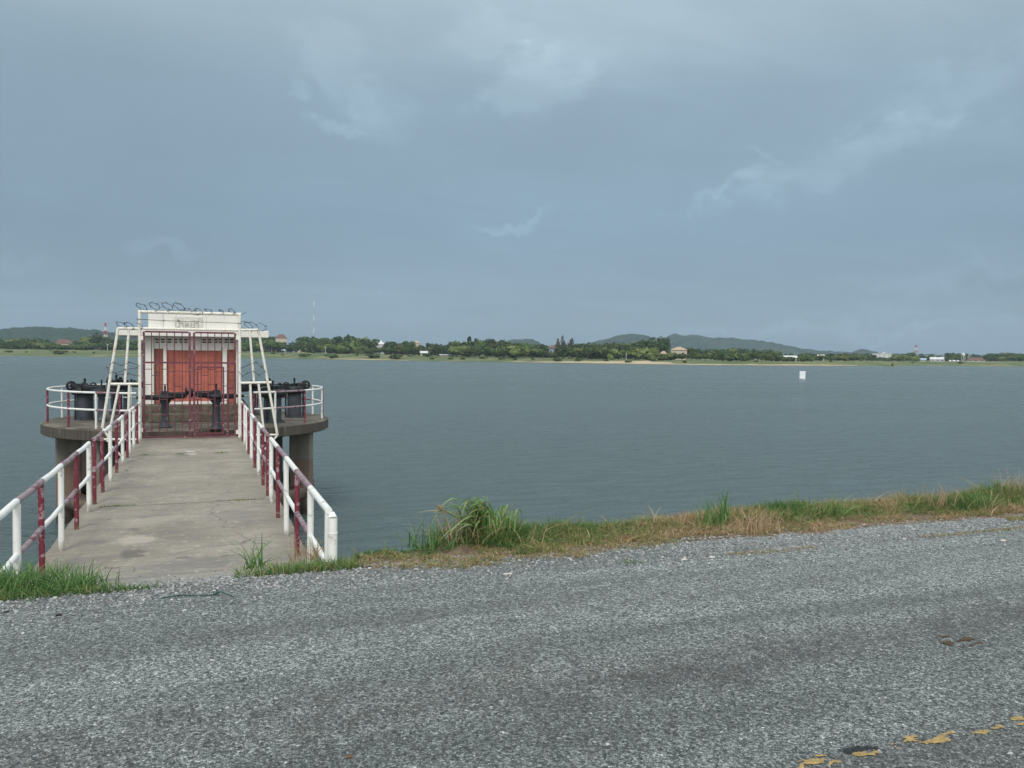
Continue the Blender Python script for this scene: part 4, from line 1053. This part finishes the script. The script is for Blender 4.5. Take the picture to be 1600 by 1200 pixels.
while px < 1615:                                                 # front row
    if 226 < px < 368: px = 372
    far_right = px > 1080
    h = cap(px, lerp_tab(TOP, px) * random.uniform(.42, .72)); s = random.uniform(62, 105) if px < 640 else random.uniform(40, 80) if not far_right else random.uniform(42, 110) if px < 1260 else random.uniform(110, 240)
    k = random.choices(['dark', 'mid', 'pale', 'bush'], [.22, .34, .3, .14])[0]
    if h < 5: k = 'bush'
    if h > 1: plant(px, s, h, k)
    px += random.uniform(5.2, 9.5)
px = -12.0
while px < 1615:                                                 # low shrubs on the bank
    if 226 < px < 368: px = 372
    band = 48 if px < 640 else 30 if px < 1050 else 45
    plant(px, random.uniform(14, band), random.uniform(-2.5, 1.5) if px < 640 else random.uniform(-5, -1), 'bush', sx=random.uniform(1, 2.0))
    px += random.uniform(14, 50) if px < 1050 else random.uniform(60, 130)
random.seed(5)
# distinctive trees, built with trunk and crown
def special(px, s, hpx, wpx, kind, leafmat, label, seed, name='shore_tree'):
    rng = np.random.default_rng(seed); fwd = shore(px) + s; z = land_z(px, s); Ht = EYE.z + hpx / FPX * fwd - z; W = wpx * fwd / FPX
    t = thing(name, label, 'tree', far(px, fwd, z))
    tr = MB()
    if kind == 'dome':
        V, F, T, C = crown_geo(rng, W * .9, Ht * .8, Ht * .2, 14, 1100, .55); tr.tube([(0, 0, -1), (0, 0, Ht * .4), (.2, 0, Ht * .7)], [.45, .35, .1], 8)
        for c in C[:6]: tr.tube([(0, 0, Ht * .25), (c[0] * .5, c[1] * .5, c[2] * .7), c[:3]], [.2, .12, .04], 5)
    else:  # feathery: several upright wispy spires
        V = []; F = []; T = []
        for j in range(9):
            bx, by = rng.uniform(-W * .42, W * .42), rng.uniform(-3, 3); hh = Ht * rng.uniform(.6, 1.02)
            tr.tube([(bx * .8, by, -1), (bx, by, hh * .5), (bx * 1.05, by, hh)], [.22, .13, .02], 6)
            for i in range(260):
                q = rng.uniform(.12, 1) ** .8; rad = (W * .13) * (1 - q) ** .6 + .15; d = rng.normal(size=3); d /= np.linalg.norm(d)
                p_ = np.array([bx + d[0] * rad, by + d[1] * rad, hh * q + d[2] * .4]); a = np.array([d[0] * .5, d[1] * .5, .8 + rng.uniform(-.3, .5)]); a /= np.linalg.norm(a)
                b = np.cross(a, rng.normal(size=3)); b /= np.linalg.norm(b); L_ = rng.uniform(.5, 1.3); wv = .16
                k = len(V); V += [p_ - b * wv, p_ + b * wv, p_ + a * L_ + b * wv * .4, p_ + a * L_ - b * wv * .4]; F.append((k, k + 1, k + 2, k + 3)); T += [rng.uniform(0, 1)] * 4
    np_mesh('crown', V, F, [leafmat], attr=T, parent=t); o_ = tr.build('trunk', M['bark']); o_.parent = t
    return t
special(881, 66, 33, 34, 'feather', M['leaf_brown'], 'tall grey brown feathery tree, spiky topped, right of the blue walled house', 1)
special(765, 150, 29, 18, 'dome', M['leaf_dark'], 'dark dome shaped tree rising above the shore belt, left of its paler twin', 2)
special(785, 145, 28, 16, 'dome', M['leaf_mid'], 'paler dome shaped tree beside the dark dome tree', 3)
special(733, 150, 31, 6, 'dome', M['leaf_dark'], 'narrow pointed tree left of the two dome shaped trees', 4)
special(744, 140, 29, 12, 'dome', M['leaf_dark'], 'small umbrella topped tree next to the narrow pointed tree', 5)
special(545, 140, 33, 9, 'dome', M['leaf_dark'], 'lone taller tree sticking up right of the thin white mast', 6)
special(108, 68, 9, 32, 'dome', M['leaf_dark'], 'broad low dark tree at the waterside before the red roofed house', 7)
special(1010, 150, 34, 30, 'dome', M['leaf_dark'], 'big dark tree mass crowning the knoll left of the tan building', 8)
special(1035, 170, 33, 22, 'dome', M['leaf_dark'], 'big dark tree on the right shoulder of the knoll', 9)
special(150, 160, 30, 22, 'dome', M['leaf_dark'], 'dark high tree standing at the foot of the striped tower', 10)
special(848, 66, 8, 20, 'dome', M['leaf_dark'], 'dark round tree at the waterside below the blue walled house', 12)

# the wood behind, one mass
rng = np.random.default_rng(77); VV = []; FF = []; TT = []
for i in range(2100):
    near = i < 1000
    px = rng.uniform(-60, 1680) if near else rng.uniform(-900, 2500)
    s = (rng.uniform(95, 300) if px < 1060 else rng.uniform(260, 480)) if near else rng.uniform(300, 900); fwd = shore(px) + s
    top_ = lerp_tab(TOP, min(1600, max(0, px)))
    if near: top_ = min(top_, min([c + 1 for a_, b_, c in HOLES if a_ - 4 < px < b_ + 4] + [99]))
    hpx = top_ * (rng.uniform(.35, .86)); z = land_z(px, s); Ht = max(3, min(15, EYE.z + hpx / FPX * fwd - z)); q = far(px, fwd, z); W = rng.uniform(7, 12)
    V, F, T, C = crown_geo(rng, W, Ht, 0, 5, 110 if near else 60, .85 if near else 1.2); b = len(VV)
    VV += [(v[0] + q.x, v[1] + q.y, v[2] + q.z) for v in V]; FF += [tuple(b + k for k in f) for f in F]; TT += T
o = np_mesh('far_wood', VV, FF, [M['leaf_dark']], attr=TT); tag(o, kind='stuff', label='continuous green wood filling the land behind the shore trees', cat='wood')

# ------------------------------------------------------------------ far buildings
M['b_white'] = simple('white building paint', (.6, .61, .61), .06, .3, .8); M['b_cream'] = simple('cream building paint', (.5, .43, .34), .1, .3, .85)
M['b_blue'] = simple('blue grey building paint', (.22, .27, .36), .1, .3, .8); M['r_red'] = simple('red roof tile', (.15, .085, .07), .2, .5, .85); M['r_tan'] = simple('tan roof tile', (.42, .33, .24), .12, .5, .85)
M['r_white'] = simple('pale sheet roof', (.6, .62, .63), .1, .4, .6); M['r_blue'] = simple('blue sheet roof', (.35, .45, .55), .1, .4, .6); M['b_brick'] = simple('pink brick', (.36, .18, .14), .15, .5, .85); M['glass_pale'] = simple('pale far window glass', (.22, .25, .28), .1, 1, .3)
M['glass'] = simple('dark window glass', (.03, .035, .04), .2, 1, .15)
def house(px, s, wpx, eave_px, ridge_px, depth, wallm, roofm, label, cat='house', name='shore_house', hip=True, rows=1, rot=0.0, flat=False):
    fwd = shore(px) + s; z = land_z(px, s); W = wpx * fwd / FPX; ze = EYE.z + eave_px / FPX * fwd - z; zr = EYE.z + ridge_px / FPX * fwd - z
    t = thing(name, label, cat, far(px, fwd, z), -YAW + rot - math.atan((px - 800) / FPX))
    def L(mb, nm, mt, par=t):
        o_ = mb.build(nm, mt); o_.parent = par; return o_
    ov = .6
    L(MB().box((0, depth / 2, (ze - 1.5) / 2), (W, depth, ze + 1.5)), 'wall', wallm)
    if flat:
        L(MB().box((0, depth / 2, ze + .2), (W + .5, depth + .5, .4)).box((W * .1, depth / 2, ze + (zr - ze) / 2 + .2), (W * .12, 3, max(.5, zr - ze))), 'roof', roofm)
    else:
        ins = min(W * .45, depth * .5) if hip else 0
        a, b = W / 2 + ov, depth / 2 + ov
        vs = [(-a, depth / 2 - b, ze - .1), (a, depth / 2 - b, ze - .1), (a, depth / 2 + b, ze - .1), (-a, depth / 2 + b, ze - .1), (-a + ins, depth / 2, zr), (a - ins, depth / 2, zr)]
        L(MB().add(vs, [(0, 1, 5, 4), (1, 2, 5), (2, 3, 4, 5), (3, 0, 4), (3, 2, 1, 0)]), 'roof', roofm)
    n = max(2, int(W / 4)); rh = max(.1, ze / rows)
    for r in range(rows):
        if flat:   # ribbon of windows per storey
            mb = MB()
            for i in range(n): mb.box((-W / 2 + W * (i + .5) / n, -.02, rh * (r + .55)), (W / n * .45, .1, rh * .28))
            L(mb, 'window_row', M['glass_pale'])
        else:
            for i in range(min(n, 4)):
                L(MB().box((-W / 2 + W * (i + .5) / min(n, 4), -.02, max(.8, ze * .55)), (W / min(n, 4) * .35, .1, max(.5, ze * .35))), 'window', M['glass'])
    return t
house(100, 135, 24, 12.5, 18.5, 9, M['b_cream'], M['r_red'], 'long house with a red tiled roof among trees at the far left')
house(152, 66, 9, 3, 6.5, 5, M['b_white'], M['dark'], 'tiny white shed with a dark roof on the grass at left', 'shed', 'shore_shed', False)
house(188, 64, 9, 1.6, 2.4, 3, M['b_white'], M['r_white'], 'low white sheet shed between the wing frame bars', 'shed', 'shore_shed', False)
house(439, 170, 17, 24, 30, 8, M['b_cream'], M['r_red'], 'cream house with dull red roof high among trees right of the hut roof', rows=1)
house(470, 150, 16, 13, 17, 8, M['b_cream'], M['r_white'], 'pale roofed house left of the thin white mast base')
house(446, 118, 11, 4, 8, 6, M['b_white'], M['r_blue'], 'blue white shed roof above the shore, left of its twin', 'shed', 'shore_shed', False)
house(459, 116, 11, 3, 6.5, 6, M['b_white'], M['r_blue'], 'blue white shed roof above the shore, right of its twin', 'shed', 'shore_shed', False)
house(592, 150, 18, 16, 22, 9, M['b_white'], M['r_white'], 'white roofed house half hidden in trees right of the mast')
house(651, 160, 8, 19, 22, 6, M['b_cream'], M['r_tan'], 'small tan roofed house peeping over the trees')
house(662, 63, 10, 3, 6, 5, M['b_white'], M['r_white'], 'small white hut on the shore below the tan roof peeping over trees', 'hut', 'shore_hut', False)
house(698, 60, 22, .6, 1.4, 4, M['b_white'], M['r_white'], 'low white roadside wall shed on the far shore grass', 'shed', 'shore_shed', False)
house(863, 130, 11, 13, 17.5, 7, M['b_blue'], M['r_red'], 'blue walled house with a red roof beside the feathery tree')
house(845, 140, 8, 8, 11, 7, M['b_cream'], M['r_tan'], 'small tan roof just left of the blue walled house')
house(1060, 105, 25, 12, 17, 12, M['b_cream'], M['r_tan'], 'large tan hip roofed building behind shore trees', 'building', 'shore_building')
house(1036, 110, 9, 6, 10, 8, M['b_brick'], M['r_tan'], 'smaller tan wing left of the large tan building', 'building', 'shore_building')
house(1232, 75, 22, 1.5, 5, 6, M['b_cream'], M['r_white'], 'pale low hut above the beach, left of the white water marker', 'hut', 'shore_hut', False)
house(1282, 240, 9, 4, 7, 8, M['b_white'], M['r_white'], 'small white house right of the white water marker', hip=False)
house(1377, 330, 27, 9.5, 12, 14, M['b_white'], M['b_white'], 'white office block of several storeys on the far right shore', 'building', 'office_block', rows=4, flat=True)
house(1441, 150, 8, .5, 3, 6, M['b_white'], M['r_blue'], 'white shed at the left end of the far right row', 'shed', 'shore_shed', False)
house(1464, 160, 20, 1.5, 5, 7, M['b_white'], M['r_white'], 'long pale shed in the middle of the far right row', 'shed', 'shore_shed', False)
house(1490, 120, 12, -1, .6, 5, M['b_white'], M['r_white'], 'low white shed beside the pale water tower', 'shed', 'shore_shed', False)
house(1524, 130, 26, .5, 5, 8, M['b_white'], M['r_red'], 'long white house with a red roof right of the pale water tower')
# water tower
def zat(px, fwd, up): return EYE.z + up / FPX * fwd
fwd = shore(1504) + 140; b = far(1504, fwd, land_z(1504, 140)); tt = thing('water_tower', 'pale water tower with a wider head at the far right shore', 'water tower', b)
hh = zat(1504, fwd, 12.5) - b.z
for dx in (-1, 1):
    for dy in (-1, 1): o_ = MB().tube([(dx * 1.1, dy * 1.1, -1), (dx * .9, dy * .9, hh * .62)], .22, 8).build('leg', M['b_white']); o_.parent = tt
o_ = MB().lathe((0, 0, 0), [(.01, hh * .55), (1.5, hh * .6), (1.6, hh * .85), (.01, hh)], 16).build('tank', M['b_white']); o_.parent = tt
# lattice towers
M['t_red'] = simple('red tower paint', (.4, .08, .06), .1, 1, .7); M['t_white'] = simple('white tower paint', (.7, .7, .7), .1, 1, .7)
def lattice(px, s, top, wpx, label, bands=7, r=.16):
    fwd = shore(px) + s; b = far(px, fwd, land_z(px, s)); H = zat(px, fwd, top) - b.z; W = wpx * fwd / FPX
    t = thing('lattice_tower', label, 'radio tower', b, .4)
    for k in range(bands):
        mb = MB(); z0_, z1_ = H * k / bands, H * (k + 1) / bands; w0, w1 = W * (1 - .75 * k / bands) / 2, W * (1 - .75 * (k + 1) / bands) / 2
        c0 = [(w0, w0), (-w0, w0), (-w0, -w0), (w0, -w0)]; c1 = [(w1, w1), (-w1, w1), (-w1, -w1), (w1, -w1)]
        for i in range(4):
            j = (i + 1) % 4; zm_ = (z0_ + z1_) / 2; mb.tube([(*c0[i], z0_), (*c1[i], z1_)], r, 5); mb.tube([(*c0[i], z0_), (*c1[j], z1_)], r * .7, 4); mb.tube([(*c0[j], z0_), (*c1[i], z1_)], r * .7, 4); mb.tube([(*c0[i], z0_), (*c0[j], z0_)], r * .7, 4)
        o_ = mb.build('tower_section', M['t_red'] if (bands - 1 - k) % 2 == 0 else M['t_white']); o_.parent = t
    o_ = MB().tube([(0, 0, H), (0, 0, H * 1.1)], .12, 6).build('antenna', M['t_white']); o_.parent = t
lattice(165, 260, 45, 6, 'red and white striped lattice tower above the trees at left', 7, .2)
lattice(1430, 700, 24, 7, 'small faint red and white lattice tower behind the far right trees', 5, .15)
fwd = shore(490) + 150; b = far(490, fwd, land_z(490, 150)); H = zat(490, fwd, 92) - b.z
mm = thing('guyed_mast', 'very tall thin white mast rising from the trees right of the hut', 'mast', b)
for k in range(9):
    o_ = MB().tube([(0, 0, H * k / 9), (0, 0, H * (k + 1) / 9)], .42, 6).build('mast_section', M['t_white'] if k % 2 else simple('grey mast paint', (.42, .42, .44), .1, 1, .7)); o_.parent = mm
for k in range(3):
    a = k * 2 * PI / 3 + .5
    for zf_ in (.45, .85):
        o_ = MB().tube([(0, 0, H * zf_), (14 * math.cos(a), 14 * math.sin(a), 0)], .02, 3).build('guy_wire', M['iron']); o_.parent = mm
def pole(px, s, up, label):
    fwd = shore(px) + s; b = far(px, fwd, land_z(px, s)); H = zat(px, fwd, up) - b.z
    t = thing('utility_pole', label, 'pole', b); 
    o_ = MB().tube([(0, 0, -.5), (0, 0, H)], [.2, .14], 8).build('shaft', M['t_white']); o_.parent = t
    o_ = MB().box((0, 0, H - .5), (1.8, .14, .14)).build('cross_arm', M['t_white']); o_.parent = t
pole(168, 64, 12, 'thin pale pole on the grass below the striped tower'); pole(424, 66, 13, 'pale pole on the shore just right of the hut'); pole(508, 66, 11, 'pale pole on the shore right of the thin mast'); pole(670, 66, 12, 'pale pole on the shore beside the small white hut'); pole(978, 62, 6, 'pale pole on the beach between feathery tree and tan building')
# islet with bush
fwd = 4.3 * FPX / 10.8; q = far(1391, fwd, WATER)
mb = MB(); mb.lathe((0, 0, 0), [(5.2, -.5), (4.6, .1), (2.5, .35), (.01, .45)], 20); o = mb.build('islet', M['far_ground']); o.location = q; o.scale = (1.15, .6, 1); o.rotation_euler = (0, 0, -YAW - .3); tag(o, kind='structure')
me, H = KINDS['pale'][1][2]
o = bpy.data.objects.new('islet_bush', me); COL.objects.link(o); o.location = far(1394, fwd, WATER + .3); o.scale = (.22, .22, 1.9 / H); tag(o, 'small yellow green bush alone on the tiny islet', 'bush')

# ------------------------------------------------------------------ haze
hz = MB().box((0, 1500, (WATER - 16 + 170) / 2 ), (9000, 5200, 170 - WATER + 16)).build('haze', [])
hm = bpy.data.materials.new('air haze'); hm.use_nodes = True; hn = hm.node_tree; hn.nodes.clear()
ho = hn.nodes.new('ShaderNodeOutputMaterial'); hv = hn.nodes.new('ShaderNodeVolumePrincipled')
hv.inputs['Color'].default_value = (.62, .80, .97, 1); hv.inputs['Density'].default_value = 0.00013; hv.inputs['Anisotropy'].default_value = 0.0
hn.links.new(hv.outputs[0], ho.inputs['Volume']); hz.data.materials.append(hm); tag(hz, 'pale blue air haze over the reservoir', 'haze', kind='stuff')

# ------------------------------------------------------------------ sky and sun
SUN_EL = math.radians(48); SUN_AZ = math.radians(205)     # clockwise from +Y
w = bpy.data.worlds.new('World'); SC.world = w; w.use_nodes = True
t = NT(w.node_tree); bg = w.node_tree.nodes['Background']; bg.inputs['Strength'].default_value = .1
sky = t.new('ShaderNodeTexSky'); sky.sky_type = 'NISHITA'; sky.sun_disc = False; sky.sun_elevation = SUN_EL; sky.sun_rotation = SUN_AZ; sky.dust_density = 2.0
d = t.new('ShaderNodeTexCoord').outputs['Generated']
sp = t.new('ShaderNodeSeparateXYZ'); t.put(sp.inputs[0], d)
X_, Y_, Z_ = sp.outputs
az = t.math('ARCTAN2', X_, Y_); el = t.math('ARCSINE', Z_)
zz = t.math('ADD', t.math('MAXIMUM', Z_, 0), .12)
cv = t.new('ShaderNodeCombineXYZ'); t.put(cv.inputs[0], t.math('DIVIDE', X_, zz)); t.put(cv.inputs[1], t.math('DIVIDE', Y_, zz)); cvec = cv.outputs[0]
big = t.noise(t.scale(cvec, (.35, .5, 1), (3.1, 1.7, 0)), 1.0, 5, .5, .3)
wisp = t.noise(t.scale(cvec, (.9, 1.5, 1), (1.2, 5.3, 0)), 1.6, 7, .58, .4)
fine = t.noise(d, 9, 6, .6, .2)
# overcast base: horizon to zenith, thinner and brighter overhead and behind
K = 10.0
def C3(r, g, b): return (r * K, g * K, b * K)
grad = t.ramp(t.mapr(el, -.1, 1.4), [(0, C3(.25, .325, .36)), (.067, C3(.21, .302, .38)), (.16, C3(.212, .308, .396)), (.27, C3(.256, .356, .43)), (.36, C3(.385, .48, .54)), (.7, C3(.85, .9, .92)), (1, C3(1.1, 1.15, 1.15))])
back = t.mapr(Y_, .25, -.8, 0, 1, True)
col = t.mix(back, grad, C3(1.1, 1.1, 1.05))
m1 = t.math('MULTIPLY', t.math('SUBTRACT', big, .5), .26)
st1 = t.noise(t.scale(cvec, (.55, 2.6, 1), (4.2, 2.3, 0)), 1.3, 8, .62, .9)
st2 = t.mapr(t.math('MULTIPLY', st1, t.mapr(big, .38, .6, .55, 1.1)), .46, .68, 0, .06)
m2 = t.math('ADD', t.math('MULTIPLY', t.math('SUBTRACT', wisp, .5), .16), st2)
blob_sum = 0.0
dn = t.math('MULTIPLY', t.math('SUBTRACT', t.noise(d, 7, 5, .6), .5), .22); dn2 = t.math('MULTIPLY', t.math('SUBTRACT', t.noise(d, 11, 5, .6, .3), .5), .12)
azd = t.math('ADD', az, dn); eld = t.math('ADD', el, dn2)
cn = t.noise(t.scale(d, (1, 1, 2.6)), 13, 7, .6, .25)
def blob(px, py, sx, sy, amp, tilt=0.0, hard=False):
    v = ray(px, py).normalized(); a0 = math.atan2(v.x, v.y); e0 = math.asin(v.z)
    da = t.math('SUBTRACT', azd, a0); de = t.math('SUBTRACT', eld, e0)
    if tilt: de = t.math('SUBTRACT', de, t.math('MULTIPLY', da, tilt))
    r2 = t.math('ADD', t.math('POWER', t.math('ABSOLUTE', t.math('DIVIDE', da, sx / FPX)), 2.0), t.math('POWER', t.math('ABSOLUTE', t.math('DIVIDE', de, sy / FPX)), 2.0))
    e = t.math('EXPONENT', t.math('MULTIPLY', r2, -1))
    if hard: e = t.mapr(t.math('MULTIPLY_ADD', t.math('SUBTRACT', cn, .5), 1.5, e), .3, .9, 0, 1, True)
    return t.math('MULTIPLY', e, amp)
for args in ((820, 135, 110, 45, .17, .05, True), (860, 60, 300, 70, .09), (900, 85, 90, 30, .05, .1, True), (530, 100, 90, 60, .12, -.35, True), (545, 188, 60, 13, .15, 0, True), (470, 155, 40, 16, .12, 0, True), (620, 160, 50, 40, .06, 0, True), (810, 350, 74, 11, .19, .12, True), (1190, 252, 40, 9, .12, 0, True), (1120, 312, 110, 14, .12, .25, True), (1290, 262, 230, 32, .14, .3, True), (1420, 200, 260, 70, .09, .2), (1540, 130, 130, 46, .12, .3, True), (735, 40, 90, 36, .08, 0, True), (240, 388, 48, 13, .11, 0, True), (320, 398, 30, 7, .08, 0, True), (30, 410, 90, 16, .07, 0, True), (620, 451, 15, 6, .1, 0, True), (1300, 521, 260, 8, .13, .02, True), (1480, 492, 200, 12, .07, 0, True), (1500, 430, 250, 16, .06, .05, True), (120, 280, 300, 200, -.09), (300, 430, 300, 60, -.03), (900, 300, 300, 60, -.04), (1570, 440, 90, 13, -.09, 0, True)):
    b_ = blob(*args); blob_sum = b_ if blob_sum == 0.0 else t.math('ADD', blob_sum, b_)
tex = t.math('ADD', t.math('MULTIPLY', t.math('SUBTRACT', fine, .5), .10), t.math('ADD', m1, m2))
edge = t.math('MULTIPLY_ADD', t.math('SUBTRACT', wisp, .5), 1.6, 1.0)
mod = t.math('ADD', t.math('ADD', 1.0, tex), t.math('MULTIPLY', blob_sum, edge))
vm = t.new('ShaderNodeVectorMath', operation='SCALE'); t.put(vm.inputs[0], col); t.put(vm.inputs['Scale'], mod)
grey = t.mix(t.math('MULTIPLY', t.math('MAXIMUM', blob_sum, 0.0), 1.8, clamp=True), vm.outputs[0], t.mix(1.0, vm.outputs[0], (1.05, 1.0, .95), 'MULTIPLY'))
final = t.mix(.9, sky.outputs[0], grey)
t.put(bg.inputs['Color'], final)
sd = bpy.data.lights.new('sun', 'SUN'); sd.energy = 1.5; sd.angle = math.radians(18); sd.color = (1, .95, .88)
so = bpy.data.objects.new('sun', sd); COL.objects.link(so)
sdir = Vector((math.sin(SUN_AZ) * math.cos(SUN_EL), math.cos(SUN_AZ) * math.cos(SUN_EL), math.sin(SUN_EL)))
so.rotation_euler = sdir.to_track_quat('Z', 'Y').to_euler()

SC.view_settings.view_transform = 'Standard'; SC.view_settings.look = 'None'; SC.view_settings.gamma = 1; SC.view_settings.exposure = 0.22
SC.view_settings.use_curve_mapping = False
SC.render.engine = 'CYCLES'
SC.cycles.volume_bounces = 0; SC.cycles.max_bounces = 6; SC.cycles.use_denoising = True
for k, v in (('x', 0),):
    pass
